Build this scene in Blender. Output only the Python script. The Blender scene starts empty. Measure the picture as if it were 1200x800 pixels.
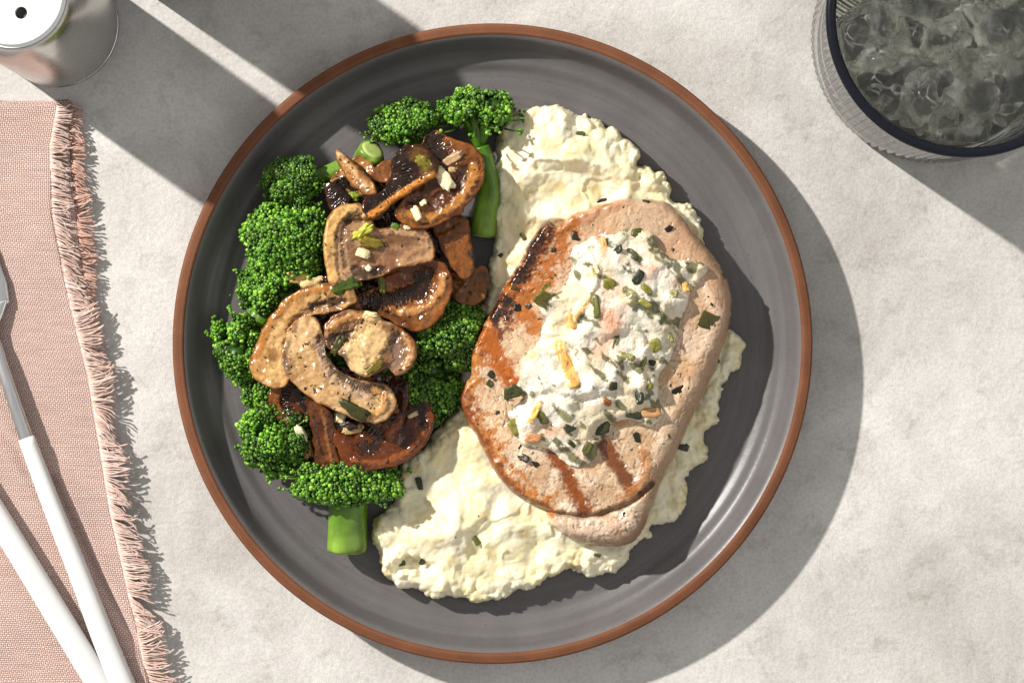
import bpy, math, random
import numpy as np
from mathutils import Vector, Matrix, Euler

# ------------------------------------------------------------------ camera, light, exposure
sc = bpy.context.scene
CAM_H = 1.0                      # camera height above the table (m)
S = 0.0003465                    # metres per photograph pixel on the table

cam_d = bpy.data.cameras.new("camera")
cam = bpy.data.objects.new("camera", cam_d)
sc.collection.objects.link(cam)
cam.location = (0, 0, CAM_H)
cam.rotation_euler = (0, 0, 0)
cam_d.sensor_width = 36.0
cam_d.lens = 36.0 * CAM_H / (1200 * S)
cam_d.clip_start = 0.05
cam_d.clip_end = 50.0
sc.camera = cam

world = bpy.data.worlds.new("World")
sc.world = world
world.use_nodes = True
bg = world.node_tree.nodes["Background"]
bg.inputs[0].default_value = (1.0, 0.985, 0.965, 1)
bg.inputs[1].default_value = 0.50

# hard key lamp, upper left, low
EL = math.radians(34.6)
AZ = (-0.815, 0.579)
KD = 4.0
key_d = bpy.data.lights.new("key_lamp", 'SPOT')
key_d.energy = 1250
key_d.color = (1.0, 0.955, 0.90)
key_d.shadow_soft_size = 0.05
key_d.spot_size = math.radians(30)
key_d.spot_blend = 0.3
key = bpy.data.objects.new("key_lamp", key_d)
sc.collection.objects.link(key)
key.location = (AZ[0] * math.cos(EL) * KD, AZ[1] * math.cos(EL) * KD, math.sin(EL) * KD)
key.rotation_euler = (-Vector(key.location)).to_track_quat('-Z', 'Y').to_euler()

# large soft box, high on the right, well away from the table
fill_d = bpy.data.lights.new("soft_box", 'AREA')
fill_d.shape = 'RECTANGLE'
fill_d.size = 1.2
fill_d.size_y = 0.8
fill_d.energy = 5.0
fill = bpy.data.objects.new("soft_box", fill_d)
sc.collection.objects.link(fill)
fill.location = (1.5, -0.3, 1.7)
fill.rotation_euler = (-Vector(fill.location)).to_track_quat('-Z', 'Y').to_euler()

sc.view_settings.view_transform = 'Standard'
sc.view_settings.look = 'None'
sc.view_settings.exposure = 0.0
sc.view_settings.gamma = 1.0
sc.render.engine = 'CYCLES'
sc.cycles.use_denoising = True
sc.cycles.max_bounces = 12
sc.cycles.transmission_bounces = 10
sc.cycles.diffuse_bounces = 3
sc.cycles.glossy_bounces = 4
sc.cycles.use_adaptive_sampling = True
sc.cycles.adaptive_threshold = 0.02
sc.cycles.transparent_max_bounces = 12
sc.cycles.caustics_reflective = False
sc.cycles.caustics_refractive = False
sc.cycles.sample_clamp_indirect = 6.0

# ------------------------------------------------------------------ helpers
rng = np.random.default_rng(7)
MM = 0.001


def W(px, py, z):
    """photograph pixel at height z -> world x, y"""
    k = S * (1 - z / CAM_H)
    return (np.asarray(px, float) - 600) * k, (400 - np.asarray(py, float)) * k


def Wp(pts, z):
    a = np.asarray(pts, float)
    x, y = W(a[:, 0], a[:, 1], z)
    return np.stack([x, y], 1)


def A(r, g, b, k=0.82):
    """albedo from an 8-bit colour as it looks in full light"""
    c = np.array([r, g, b]) / 255.0
    c = np.where(c <= 0.04045, c / 12.92, ((c + 0.055) / 1.055) ** 2.4)
    return c * k


def _hash(ix, iy, iz, seed):
    h = (ix * 374761393 + iy * 668265263 + iz * 2147483647 + seed * 1274126177) & 0xFFFFFFFF
    h = ((h ^ (h >> 13)) * 1274126177) & 0xFFFFFFFF
    h = (h ^ (h >> 16)) & 0xFFFFFFFF
    h = (h * 2246822519) & 0xFFFFFFFF
    return ((h ^ (h >> 15)) & 0xFFFFFF) / float(0xFFFFFF)


def vnoise(x, y, z=0.0, seed=0):
    """smooth value noise, -1..1"""
    x, y, z = np.broadcast_arrays(np.asarray(x, float), np.asarray(y, float), np.asarray(z, float))
    xi, yi, zi = np.floor(x).astype(np.int64), np.floor(y).astype(np.int64), np.floor(z).astype(np.int64)
    fx, fy, fz = x - xi, y - yi, z - zi
    u, v, w = [f * f * f * (f * (f * 6 - 15) + 10) for f in (fx, fy, fz)]
    r = 0
    for dx in (0, 1):
        for dy in (0, 1):
            for dz in (0, 1):
                wt = (u if dx else 1 - u) * (v if dy else 1 - v) * (w if dz else 1 - w)
                r = r + wt * _hash(xi + dx, yi + dy, zi + dz, seed)
    return r * 2 - 1


def fbm(x, y, z=0.0, seed=0, octv=4, gain=0.5):
    r, a, f, t = 0, 1.0, 1.0, 0
    for o in range(octv):
        r = r + a * vnoise(np.asarray(x) * f + 17.3 * o, np.asarray(y) * f - 9.1 * o, np.asarray(z) * f + 3.7 * o, seed + o)
        t += a
        a *= gain
        f *= 2.03
    return r / t * 1.4


def worley(x, y, seed=0):
    """distance to the nearest and second nearest feature point (cell units), and a cell random"""
    xi, yi = np.floor(x).astype(np.int64), np.floor(y).astype(np.int64)
    f1 = np.full(x.shape, 9.0)
    f2 = np.full(x.shape, 9.0)
    idr = np.zeros(x.shape)
    for dx in (-1, 0, 1):
        for dy in (-1, 0, 1):
            cx, cy = xi + dx, yi + dy
            px = cx + _hash(cx, cy, cx * 0, seed)
            py = cy + _hash(cx, cy, cx * 0 + 1, seed)
            d = np.hypot(px - x, py - y)
            rr = _hash(cx, cy, cx * 0 + 2, seed)
            near = d < f1
            f2 = np.where(near, f1, np.minimum(f2, d))
            idr = np.where(near, rr, idr)
            f1 = np.where(near, d, f1)
    return f1, f2, idr


def sstep(a, b, x):
    t = np.clip((x - a) / (b - a), 0, 1)
    return t * t * (3 - 2 * t)


def catmull(pts, n=8, closed=True):
    p = np.asarray(pts, float)
    m = len(p)
    out = []
    rngi = range(m) if closed else range(m - 1)
    for i in rngi:
        if closed:
            p0, p1, p2, p3 = p[(i - 1) % m], p[i], p[(i + 1) % m], p[(i + 2) % m]
        else:
            p0, p1, p2, p3 = p[max(i - 1, 0)], p[i], p[i + 1], p[min(i + 2, m - 1)]
        for k in range(n):
            t = k / n
            out.append(0.5 * ((2 * p1) + (-p0 + p2) * t + (2 * p0 - 5 * p1 + 4 * p2 - p3) * t * t + (-p0 + 3 * p1 - 3 * p2 + p3) * t ** 3))
    if not closed:
        out.append(p[-1])
    return np.array(out)


def seg_dist(X, Y, P, closed=False):
    """distance from points to polyline P (and position along it 0..1)"""
    Q = np.vstack([P, P[:1]]) if closed else P
    d2 = np.full(X.shape, 1e9)
    par = np.zeros(X.shape)
    n = len(Q) - 1
    for i in range(n):
        ax, ay = Q[i]
        bx, by = Q[i + 1]
        ux, uy = bx - ax, by - ay
        L = ux * ux + uy * uy + 1e-18
        t = np.clip(((X - ax) * ux + (Y - ay) * uy) / L, 0, 1)
        e = (X - ax - t * ux) ** 2 + (Y - ay - t * uy) ** 2
        m = e < d2
        d2 = np.where(m, e, d2)
        par = np.where(m, (i + t) / n, par)
    return np.sqrt(d2), par


def inside(X, Y, P):
    r = np.zeros(X.shape, bool)
    n = len(P)
    for i in range(n):
        ax, ay = P[i]
        bx, by = P[(i + 1) % n]
        if ay == by:
            continue
        c = ((ay > Y) != (by > Y)) & (X < (bx - ax) * (Y - ay) / (by - ay) + ax)
        r ^= c
    return r


def mesh_np(name, V, F, smooth=True, col=None, attrs=None):
    """V (n,3); F list of index arrays (quads and/or triangles)"""
    me = bpy.data.meshes.new(name)
    V = np.asarray(V, np.float32)
    if not isinstance(F, list):
        F = [F]
    F = [np.asarray(f, np.int32) for f in F if len(f)]
    idx = np.concatenate([f.ravel() for f in F])
    starts, s0 = [], 0
    for f in F:
        k = f.shape[1]
        starts.append(s0 + np.arange(len(f)) * k)
        s0 += f.size
    starts = np.concatenate(starts).astype(np.int32)
    me.vertices.add(len(V))
    me.vertices.foreach_set("co", V.ravel())
    me.loops.add(len(idx))
    me.loops.foreach_set("vertex_index", idx)
    me.polygons.add(len(starts))
    me.polygons.foreach_set("loop_start", starts)
    if smooth:
        me.polygons.foreach_set("use_smooth", np.ones(len(starts), bool))
    me.update(calc_edges=True)
    if col is not None:
        c = np.ones((len(V), 4), np.float32)
        col = np.asarray(col)
        c[:, :col.shape[1]] = col
        a = me.color_attributes.new("Col", 'FLOAT_COLOR', 'POINT')
        a.data.foreach_set("color", c.ravel())
    for k, v in (attrs or {}).items():
        a = me.attributes.new(k, 'FLOAT_VECTOR', 'POINT')
        a.data.foreach_set("vector", np.asarray(v, np.float32).ravel())
    me.validate()
    return me


def link(name, me, mat, parent=None, loc=(0, 0, 0)):
    o = bpy.data.objects.new(name, me)
    sc.collection.objects.link(o)
    o.location = loc
    if parent is not None:
        o.parent = parent
    if mat is not None and me is not None and not me.materials:
        me.materials.append(mat)
    return o


def tag(o, label, cat, group=None):
    o["label"] = label
    o["category"] = cat
    if group:
        o["group"] = group
    return o


def thing(name, label, cat, loc, group=None):
    o = bpy.data.objects.new(name, None)
    o.empty_display_size = 0.01
    sc.collection.objects.link(o)
    o.location = loc
    return tag(o, label, cat, group)


def base_of(o):
    while o.parent is not None:
        o = o.parent
    return np.array(o.location)


def part(parent, name, V, F, mat, smooth=True, col=None, attrs=None, stuff=False):
    me = mesh_np(name, np.asarray(V) - base_of(parent), F, smooth, col, attrs)
    o = link(name, me, mat, parent)
    if stuff:
        o["kind"] = "stuff"
    return o


def solo(name, V, F, mat, label, cat, group=None, loc=None, **kw):
    V = np.asarray(V)
    if loc is None:
        loc = np.array([V[:, 0].mean(), V[:, 1].mean(), V[:, 2].min()])
    me = mesh_np(name, V - np.asarray(loc), F, **kw)
    return tag(link(name, me, mat, None, loc), label, cat, group)


def merge(parts):
    """list of (V, F[quads], col) -> one"""
    Vs, Fs, Cs, n = [], {}, [], 0
    for V, F, C in parts:
        Vs.append(V)
        for f in (F if isinstance(F, list) else [F]):
            f = np.asarray(f)
            if len(f):
                Fs.setdefault(f.shape[1], []).append(f + n)
        Cs.append(np.broadcast_to(C, (len(V), len(C)) if np.ndim(C) == 1 else np.shape(C)))
        n += len(V)
    return np.vstack(Vs), [np.vstack(v) for v in Fs.values()], np.vstack(Cs)


def lathe(prof, n=128, rib=None, closed=False):
    """prof: list of (r, z); returns V, F. rib(r,z,ang,i)->r"""
    prof = np.asarray(prof, float)
    m = len(prof)
    th = np.linspace(0, 2 * np.pi, n, endpoint=False)
    R = np.repeat(prof[:, 0][:, None], n, 1)
    if rib is not None:
        R = rib(R, prof[:, 1][:, None], th[None, :])
    V = np.stack([R * np.cos(th), R * np.sin(th), np.repeat(prof[:, 1][:, None], n, 1)], -1).reshape(-1, 3)
    i = np.arange(m if closed else m - 1)[:, None]
    j = np.arange(n)[None, :]
    i2 = (i + 1) % m
    j2 = (j + 1) % n
    F = np.stack([i * n + j + 0 * j2, i * n + j2, i2 * n + j2, i2 * n + j + 0 * j2], -1).reshape(-1, 4)
    return V, F


def tube(path, rad, sides=8, cap=True, lump=None):
    P = np.asarray(path, float)
    n = len(P)
    rad = np.broadcast_to(np.asarray(rad, float), (n,))
    T = np.gradient(P, axis=0)
    T /= np.linalg.norm(T, axis=1)[:, None] + 1e-12
    up = np.array([0, 0, 1.0]) if abs(T[0, 2]) < 0.9 else np.array([1.0, 0, 0])
    Nv = np.cross(T[0], up)
    Nv /= np.linalg.norm(Nv)
    th = np.linspace(0, 2 * np.pi, sides, endpoint=False)
    V = []
    for i in range(n):
        Nv = Nv - T[i] * np.dot(Nv, T[i])
        Nv /= np.linalg.norm(Nv) + 1e-12
        B = np.cross(T[i], Nv)
        r = rad[i] * (1 + (lump(i, th) if lump else 0))
        V.append(P[i] + (np.cos(th) * r)[:, None] * Nv + (np.sin(th) * r)[:, None] * B)
    V = np.array(V).reshape(-1, 3)
    i = np.arange(n - 1)[:, None]
    j = np.arange(sides)[None, :]
    j2 = (j + 1) % sides
    F = [np.stack([i * sides + j, i * sides + j2, (i + 1) * sides + j2, (i + 1) * sides + j], -1).reshape(-1, 4)]
    if cap:
        V = np.vstack([V, P[:1], P[-1:]])
        k = n * sides
        a = np.arange(sides)
        b = (a + 1) % sides
        F.append(np.vstack([np.stack([b, a, np.full(sides, k)], 1),
                            np.stack([(n - 1) * sides + a, (n - 1) * sides + b, np.full(sides, k + 1)], 1)]))
    return V, F


def lump(dim, k=4, power=4.0, noise=0.0, nscale=1.0, seed=0):
    """rounded box with k x k cells a face, centred on the origin, half sizes dim"""
    lin = np.linspace(-1, 1, k + 1)
    lin = np.tan(lin * 0.7) / np.tan(0.7)
    V, F, key = [], [], {}

    def vid(p):
        q = tuple(np.round(p, 6))
        if q not in key:
            key[q] = len(V)
            V.append(p)
        return key[q]
    for ax in range(3):
        for sgn in (-1, 1):
            u, v = (ax + 1) % 3, (ax + 2) % 3
            for i in range(k):
                for j in range(k):
                    ids = []
                    for (a, b) in ((i, j), (i + 1, j), (i + 1, j + 1), (i, j + 1)):
                        p = [0, 0, 0]
                        p[ax] = sgn
                        p[u] = lin[a]
                        p[v] = lin[b]
                        ids.append(vid(p))
                    F.append(ids if sgn > 0 else ids[::-1])
    V = np.array(V, float)
    V /= ((np.abs(V) ** power).sum(1) ** (1 / power))[:, None]
    if noise:
        nn = fbm(V[:, 0] * nscale + seed * 3.1, V[:, 1] * nscale - seed * 1.7, V[:, 2] * nscale, seed=seed, octv=3)
        V = V * (1 + noise * nn)[:, None]
    return V * np.asarray(dim), np.array(F)


def rotm(rx, ry, rz):
    return np.array(Euler((rx, ry, rz)).to_matrix())


_ico = None


def ico1():
    global _ico
    if _ico is None:
        import bmesh
        bm = bmesh.new()
        bmesh.ops.create_icosphere(bm, subdivisions=2, radius=1.0)
        V = np.array([v.co[:] for v in bm.verts])
        F = np.array([[v.index for v in f.verts] for f in bm.faces])
        bm.free()
        _ico = (V, F)
    return _ico


# ------------------------------------------------------------------ slab: a solid grown from an outline
class Slab:
    pass


def slab(outline, z0, res, top, bot, ragged=None, n=8, strokes=(), base=None, jitter=None):
    """solid bounded by an outline given in photograph pixels at height z0.
    top / bot: functions (D, X, Y) -> z. base: function (D, X, Y) -> colour (n,4: rgb + wetness).
    strokes: dicts pts,w (px),col,a,dz (mm),soft,nz"""
    P = catmull(Wp(outline, z0), n)
    pad = 4 * res
    xs = np.arange(P[:, 0].min() - pad, P[:, 0].max() + pad, res)
    ys = np.arange(P[:, 1].min() - pad, P[:, 1].max() + pad, res)
    X, Y = np.meshgrid(xs, ys, indexing='ij')
    d, _ = seg_dist(X, Y, P, True)
    D = np.where(inside(X, Y, P), d, -d)
    if ragged is not None:
        D = D + ragged(X, Y) * np.exp(-np.abs(D) / 0.012)
    gx, gy = np.gradient(D, res)
    g2 = np.maximum(gx ** 2 + gy ** 2, 0.2)
    ins = D > 0
    cell = ins[:-1, :-1] | ins[1:, :-1] | ins[:-1, 1:] | ins[1:, 1:]
    used = np.zeros(X.shape, bool)
    for a, b in ((0, 0), (1, 0), (0, 1), (1, 1)):
        used[a:a + cell.shape[0], b:b + cell.shape[1]] |= cell
    out = used & ~ins
    st = np.clip(-D / g2, -1.5 * res, 1.5 * res)
    X = np.where(out, X + gx * st, X)
    Y = np.where(out, Y + gy * st, Y)
    D = np.where(ins, D, 0.0)
    idx = -np.ones(X.shape, int)
    idx[used] = np.arange(used.sum())
    x, y, dd = X[used], Y[used], D[used]
    dz = np.zeros_like(x)
    C = base(dd, x, y) if base is not None else None
    ramp = np.clip(dd / (1.2 * MM), 0, 1)
    for s in strokes:
        sp = Wp(s['pts'], z0)
        if len(sp) > 2:
            sp = catmull(sp, 6, closed=False)
        w = s['w'] * S
        wob = s.get('nz', 0.35)
        sd, par = seg_dist(x, y, sp)
        sd = sd + wob * w * (fbm(x * 450, y * 450, seed=int(abs(s['pts'][0][0])) + 3, octv=3) + .55 * fbm(x * 1900, y * 1900, seed=int(abs(s['pts'][0][0])) + 8, octv=2))
        m = 1 - sstep(w * (1 - s.get('soft', 0.5)), w, sd)
        if 'dz' in s:
            dz = dz + m * s['dz'] * MM * ramp
        if 'rib' in s:            # fine ridges across the stroke
            dz = dz + m * s['rib'] * MM * ramp * np.sin(par * s['nrib'] * 1.5 * 2 * np.pi + 2.2 * fbm(x * 260, y * 260, seed=5))
        if 'col' in s and C is not None:
            a = (m * s.get('a', 1.0))[:, None]
            cc = np.asarray(s['col'], float)
            if 'rib' in s:
                cc = cc * (1 + 0.45 * np.sin(par * s['nrib'] * 1.5 * 2 * np.pi + 2.2 * fbm(x * 260, y * 260, seed=5)))[:, None]
            C[:, :3] = C[:, :3] * (1 - a) + cc * a
            if 'wet' in s:
                C[:, 3] = C[:, 3] * (1 - a[:, 0]) + s['wet'] * a[:, 0]
    zb = bot(dd, x, y)
    zt = np.maximum(top(dd, x, y) + dz, zb)
    edge = dd <= 0
    n1 = len(x)
    bidx = np.arange(n1)
    keep = ~edge
    bidx[keep] = n1 + np.arange(keep.sum())
    V = np.vstack([np.stack([x, y, np.where(edge, zb, zt)], 1), np.stack([x[keep], y[keep], zb[keep]], 1)])
    ci, cj = np.nonzero(cell)
    q = np.stack([idx[ci, cj], idx[ci + 1, cj], idx[ci + 1, cj + 1], idx[ci, cj + 1]], 1)
    F = np.vstack([q, bidx[q][:, ::-1]])
    if C is not None:
        C = np.vstack([C, C[keep]])
    if jitter is not None:
        V = V + jitter(V)
    o = Slab()
    o.V, o.F, o.C, o.n1 = V, F, C, n1
    o.x, o.y, o.z, o.D = x, y, V[:n1, 2], dd
    o.xs0, o.ys0, o.res, o.idx = xs[0], ys[0], res, idx

    def sample(px, py):
        px, py = np.atleast_1d(np.asarray(px, float)), np.atleast_1d(np.asarray(py, float))
        i = np.clip(np.round((px - o.xs0) / res).astype(int), 0, idx.shape[0] - 1)
        j = np.clip(np.round((py - o.ys0) / res).astype(int), 0, idx.shape[1] - 1)
        k = idx[i, j]
        return np.where(k >= 0, o.z[np.maximum(k, 0)], -1.0)
    o.sample = sample
    return o


def flecks(sl, n, seed, lo=0.5, hi=1.6, dmin=1.5 * MM, cols=None):
    """tiny dry herb flakes lying on a slab: V, F, C"""
    r = np.random.default_rng(seed)
    ok = np.nonzero(sl.D > dmin)[0]
    cols = cols if cols is not None else [A(40, 34, 16), A(62, 58, 22), A(28, 20, 12), A(80, 72, 30)]
    cu, cf = lump((1, 1, 1), 1, 8)
    out = []
    for k in r.choice(ok, min(n, len(ok)), replace=False):
        L = (lo + (hi - lo) * r.random() ** 2.2) * MM
        d = np.array([L, L * r.uniform(0.22, 0.5), 0.12 * MM]) * 0.5
        M = rotm(r.normal(0, .25), r.normal(0, .25), r.uniform(0, 6.28))
        v = (cu * d * (1 + r.normal(0, .25, (len(cu), 1)))) @ M.T + [sl.x[k], sl.y[k], sl.z[k] + 0.06 * MM]
        out.append((v, cf, cols[r.integers(len(cols))] * r.uniform(.6, 1.3)))
    V, F, C = merge(out)
    return V, F, np.hstack([C, np.full((len(C), 1), .4)])


# ------------------------------------------------------------------ materials
def new_mat(name):
    m = bpy.data.materials.new(name)
    m.use_nodes = True
    nt = m.node_tree
    b = nt.nodes["Principled BSDF"]
    return m, nt, b


def nd(nt, typ, **kw):
    n = nt.nodes.new(typ)
    for k, v in kw.items():
        if k in ('operation', 'blend_type', 'data_type', 'attribute_name', 'attribute_type', 'feature', 'noise_dimensions', 'wave_type', 'bands_direction', 'rings_direction', 'wave_profile', 'noise_type', 'distance'):
            setattr(n, k, v)
    return n


def vary(nt, colour_socket, scale, amount, coord=None, detail=4, seedvec=None):
    """multiply a colour by procedural noise around 1"""
    no = nd(nt, 'ShaderNodeTexNoise')
    no.inputs['Scale'].default_value = scale
    no.inputs['Detail'].default_value = detail
    if coord is not None:
        nt.links.new(coord, no.inputs['Vector'])
    mr = nd(nt, 'ShaderNodeMapRange')
    mr.inputs['From Min'].default_value = 0.25
    mr.inputs['From Max'].default_value = 0.75
    mr.inputs['To Min'].default_value = 1 - amount
    mr.inputs['To Max'].default_value = 1 + amount
    nt.links.new(no.outputs['Fac'], mr.inputs['Value'])
    mx = nd(nt, 'ShaderNodeVectorMath', operation='MULTIPLY')
    nt.links.new(colour_socket, mx.inputs[0])
    nt.links.new(mr.outputs[0], mx.inputs[1])
    return mx.outputs[0]


def bump(nt, b, height, dist, strength=1.0, prev=None):
    bp = nd(nt, 'ShaderNodeBump')
    bp.inputs['Distance'].default_value = dist
    bp.inputs['Strength'].default_value = strength
    nt.links.new(height, bp.inputs['Height'])
    if prev is not None:
        nt.links.new(prev, bp.inputs['Normal'])
    nt.links.new(bp.outputs[0], b.inputs['Normal'])
    return bp.outputs[0]


def obj_coord(nt):
    return nd(nt, 'ShaderNodeTexCoord').outputs['Object']


def food(name, rough_dry=0.6, rough_wet=0.2, sss=0.0, sss_r=(1, .6, .4), sss_s=0.002, var=0.15, vscale=700, bumps=((900, 0.0003, .5),), coat=0.0, spec=0.38):
    m, nt, b = new_mat(name)
    at = nd(nt, 'ShaderNodeAttribute', attribute_name="Col")
    co = obj_coord(nt)
    c = vary(nt, at.outputs['Color'], vscale, var, co)
    nt.links.new(c, b.inputs['Base Color'])
    mr = nd(nt, 'ShaderNodeMapRange')
    mr.inputs['To Min'].default_value = rough_dry
    mr.inputs['To Max'].default_value = rough_wet
    nt.links.new(at.outputs['Alpha'], mr.inputs['Value'])
    nt.links.new(mr.outputs[0], b.inputs['Roughness'])
    b.inputs['Specular IOR Level'].default_value = spec
    b.inputs['Coat Weight'].default_value = coat
    b.inputs['Coat Roughness'].default_value = 0.12
    if sss:
        b.inputs['Subsurface Weight'].default_value = sss
        b.inputs['Subsurface Radius'].default_value = sss_r
        b.inputs['Subsurface Scale'].default_value = sss_s
    prev = None
    for sc_, dist, st in bumps:
        no = nd(nt, 'ShaderNodeTexNoise')
        no.inputs['Scale'].default_value = sc_
        no.inputs['Detail'].default_value = 3
        nt.links.new(co, no.inputs['Vector'])
        prev = bump(nt, b, no.outputs['Fac'], dist, st, prev)
    return m


def simple(name, col, rough=0.5, metal=0.0, var=0.0, vscale=300, bmp=None, spec=0.5, coat=0.0):
    m, nt, b = new_mat(name)
    co = obj_coord(nt)
    rgb = nd(nt, 'ShaderNodeRGB')
    rgb.outputs[0].default_value = (*col, 1)
    c = rgb.outputs[0]
    if var:
        c = vary(nt, c, vscale, var, co)
    nt.links.new(c, b.inputs['Base Color'])
    b.inputs['Roughness'].default_value = rough
    b.inputs['Metallic'].default_value = metal
    b.inputs['Specular IOR Level'].default_value = spec
    b.inputs['Coat Weight'].default_value = coat
    if bmp:
        no = nd(nt, 'ShaderNodeTexNoise')
        no.inputs['Scale'].default_value = bmp[0]
        no.inputs['Detail'].default_value = 4
        nt.links.new(co, no.inputs['Vector'])
        bump(nt, b, no.outputs['Fac'], bmp[1])
    return m


def mat_table():
    m, nt, b = new_mat("plaster_table")
    co = obj_coord(nt)
    L = nt.links

    def noise(scale, detail, rough=.6, dist=0.0):
        n = nd(nt, 'ShaderNodeTexNoise')
        n.inputs['Scale'].default_value = scale
        n.inputs['Detail'].default_value = detail
        n.inputs['Roughness'].default_value = rough
        n.inputs['Distortion'].default_value = dist
        L.new(co, n.inputs['Vector'])
        return n.outputs['Fac']
    r1 = nd(nt, 'ShaderNodeValToRGB')
    e = r1.color_ramp.elements
    e[0].position, e[0].color = 0.30, (0.44, 0.42, 0.395, 1)
    e[1].position, e[1].color = 0.62, (0.585, 0.57, 0.545, 1)
    L.new(noise(17, 9, .68, .6), r1.inputs[0])
    # small darker pits and scuffs
    r2 = nd(nt, 'ShaderNodeValToRGB')
    e = r2.color_ramp.elements
    e[0].position, e[0].color = 0.30, (0.72, 0.71, 0.69, 1)
    e[1].position, e[1].color = 0.47, (1, 1, 1, 1)
    L.new(noise(75, 10, .78, .3), r2.inputs[0])
    r3 = nd(nt, 'ShaderNodeValToRGB')
    e = r3.color_ramp.elements
    e[0].position, e[0].color = 0.38, (0.90, 0.895, 0.885, 1)
    e[1].position, e[1].color = 0.58, (1.03, 1.03, 1.03, 1)
    L.new(noise(700, 4, .6), r3.inputs[0])
    m1 = nd(nt, 'ShaderNodeVectorMath', operation='MULTIPLY')
    L.new(r1.outputs[0], m1.inputs[0])
    L.new(r2.outputs[0], m1.inputs[1])
    m2 = nd(nt, 'ShaderNodeVectorMath', operation='MULTIPLY')
    L.new(m1.outputs[0], m2.inputs[0])
    L.new(r3.outputs[0], m2.inputs[1])
    r4 = nd(nt, 'ShaderNodeValToRGB')
    e = r4.color_ramp.elements
    e[0].position, e[0].color = 0.33, (0.80, 0.79, 0.775, 1)
    e[1].position, e[1].color = 0.56, (1.06, 1.06, 1.06, 1)
    L.new(noise(6.5, 7, .62, .8), r4.inputs[0])
    m3 = nd(nt, 'ShaderNodeVectorMath', operation='MULTIPLY')
    L.new(m2.outputs[0], m3.inputs[0])
    L.new(r4.outputs[0], m3.inputs[1])
    L.new(m3.outputs[0], b.inputs['Base Color'])
    b.inputs['Roughness'].default_value = 0.75
    b.inputs['Specular IOR Level'].default_value = 0.3
    p = bump(nt, b, noise(1400, 3, .6), 0.00022, .7)
    p = bump(nt, b, noise(260, 5, .6, .4), 0.0005, .55, p)
    bump(nt, b, noise(45, 4, .55, .5), 0.0012, .5, p)
    return m


def mat_glaze():
    m, nt, b = new_mat("grey_glaze")
    L = nt.links
    co = obj_coord(nt)
    sep = nd(nt, 'ShaderNodeSeparateXYZ')
    L.new(co, sep.inputs[0])
    ln = nd(nt, 'ShaderNodeVectorMath', operation='LENGTH')
    cmb = nd(nt, 'ShaderNodeCombineXYZ')
    L.new(sep.outputs[0], cmb.inputs[0])
    L.new(sep.outputs[1], cmb.inputs[1])
    L.new(cmb.outputs[0], ln.inputs[0])
    ring = nd(nt, 'ShaderNodeTexNoise', noise_dimensions='1D')
    ring.inputs['Scale'].default_value = 420
    ring.inputs['Detail'].default_value = 4
    L.new(ln.outputs['Value'], ring.inputs['W'])
    r = nd(nt, 'ShaderNodeValToRGB')
    e = r.color_ramp.elements
    e[0].position, e[0].color = 0.25, (0.104, 0.097, 0.097, 1)
    e[1].position, e[1].color = 0.75, (0.122, 0.114, 0.113, 1)
    L.new(ring.outputs['Fac'], r.inputs[0])
    c = vary(nt, r.outputs[0], 60, .12, co, 6)
    # speckles
    sp = nd(nt, 'ShaderNodeTexNoise')
    sp.inputs['Scale'].default_value = 1500
    sp.inputs['Detail'].default_value = 1
    L.new(co, sp.inputs['Vector'])
    r2 = nd(nt, 'ShaderNodeValToRGB')
    e = r2.color_ramp.elements
    e[0].position, e[0].color = 0.24, (0.5, 0.5, 0.5, 1)
    e[1].position, e[1].color = 0.33, (1, 1, 1, 1)
    L.new(sp.outputs['Fac'], r2.inputs[0])
    mm = nd(nt, 'ShaderNodeVectorMath', operation='MULTIPLY')
    L.new(c, mm.inputs[0])
    L.new(r2.outputs[0], mm.inputs[1])
    L.new(mm.outputs[0], b.inputs['Base Color'])
    b.inputs['Roughness'].default_value = 0.36
    b.inputs['Specular IOR Level'].default_value = 0.30
    p = bump(nt, b, ring.outputs['Fac'], 0.00012, .5)
    no = nd(nt, 'ShaderNodeTexNoise')
    no.inputs['Scale'].default_value = 350
    no.inputs['Detail'].default_value = 3
    L.new(co, no.inputs['Vector'])
    bump(nt, b, no.outputs['Fac'], 0.00012, .6, p)
    return m


def mat_clay():
    m, nt, b = new_mat("terracotta_rim")
    L = nt.links
    co = obj_coord(nt)
    sep = nd(nt, 'ShaderNodeSeparateXYZ')
    L.new(co, sep.inputs[0])
    cmb = nd(nt, 'ShaderNodeCombineXYZ')
    L.new(sep.outputs[0], cmb.inputs[0])
    L.new(sep.outputs[1], cmb.inputs[1])
    ln = nd(nt, 'ShaderNodeVectorMath', operation='LENGTH')
    L.new(cmb.outputs[0], ln.inputs[0])
    ring = nd(nt, 'ShaderNodeTexNoise', noise_dimensions='1D')
    ring.inputs['Scale'].default_value = 1100
    ring.inputs['Detail'].default_value = 3
    L.new(ln.outputs['Value'], ring.inputs['W'])
    r = nd(nt, 'ShaderNodeValToRGB')
    e = r.color_ramp.elements
    e[0].position, e[0].color = 0.2, (0.112, 0.042, 0.019, 1)
    e[1].position, e[1].color = 0.8, (0.185, 0.072, 0.034, 1)
    L.new(ring.outputs['Fac'], r.inputs[0])
    c = vary(nt, r.outputs[0], 90, .2, co, 5)
    c = vary(nt, c, 1800, .12, co, 2)
    L.new(c, b.inputs['Base Color'])
    b.inputs['Roughness'].default_value = 0.7
    b.inputs['Specular IOR Level'].default_value = 0.2
    p = bump(nt, b, ring.outputs['Fac'], 0.0003, .7)
    no = nd(nt, 'ShaderNodeTexNoise')
    no.inputs['Scale'].default_value = 1200
    L.new(co, no.inputs['Vector'])
    bump(nt, b, no.outputs['Fac'], 0.0002, .5, p)
    return m


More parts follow.
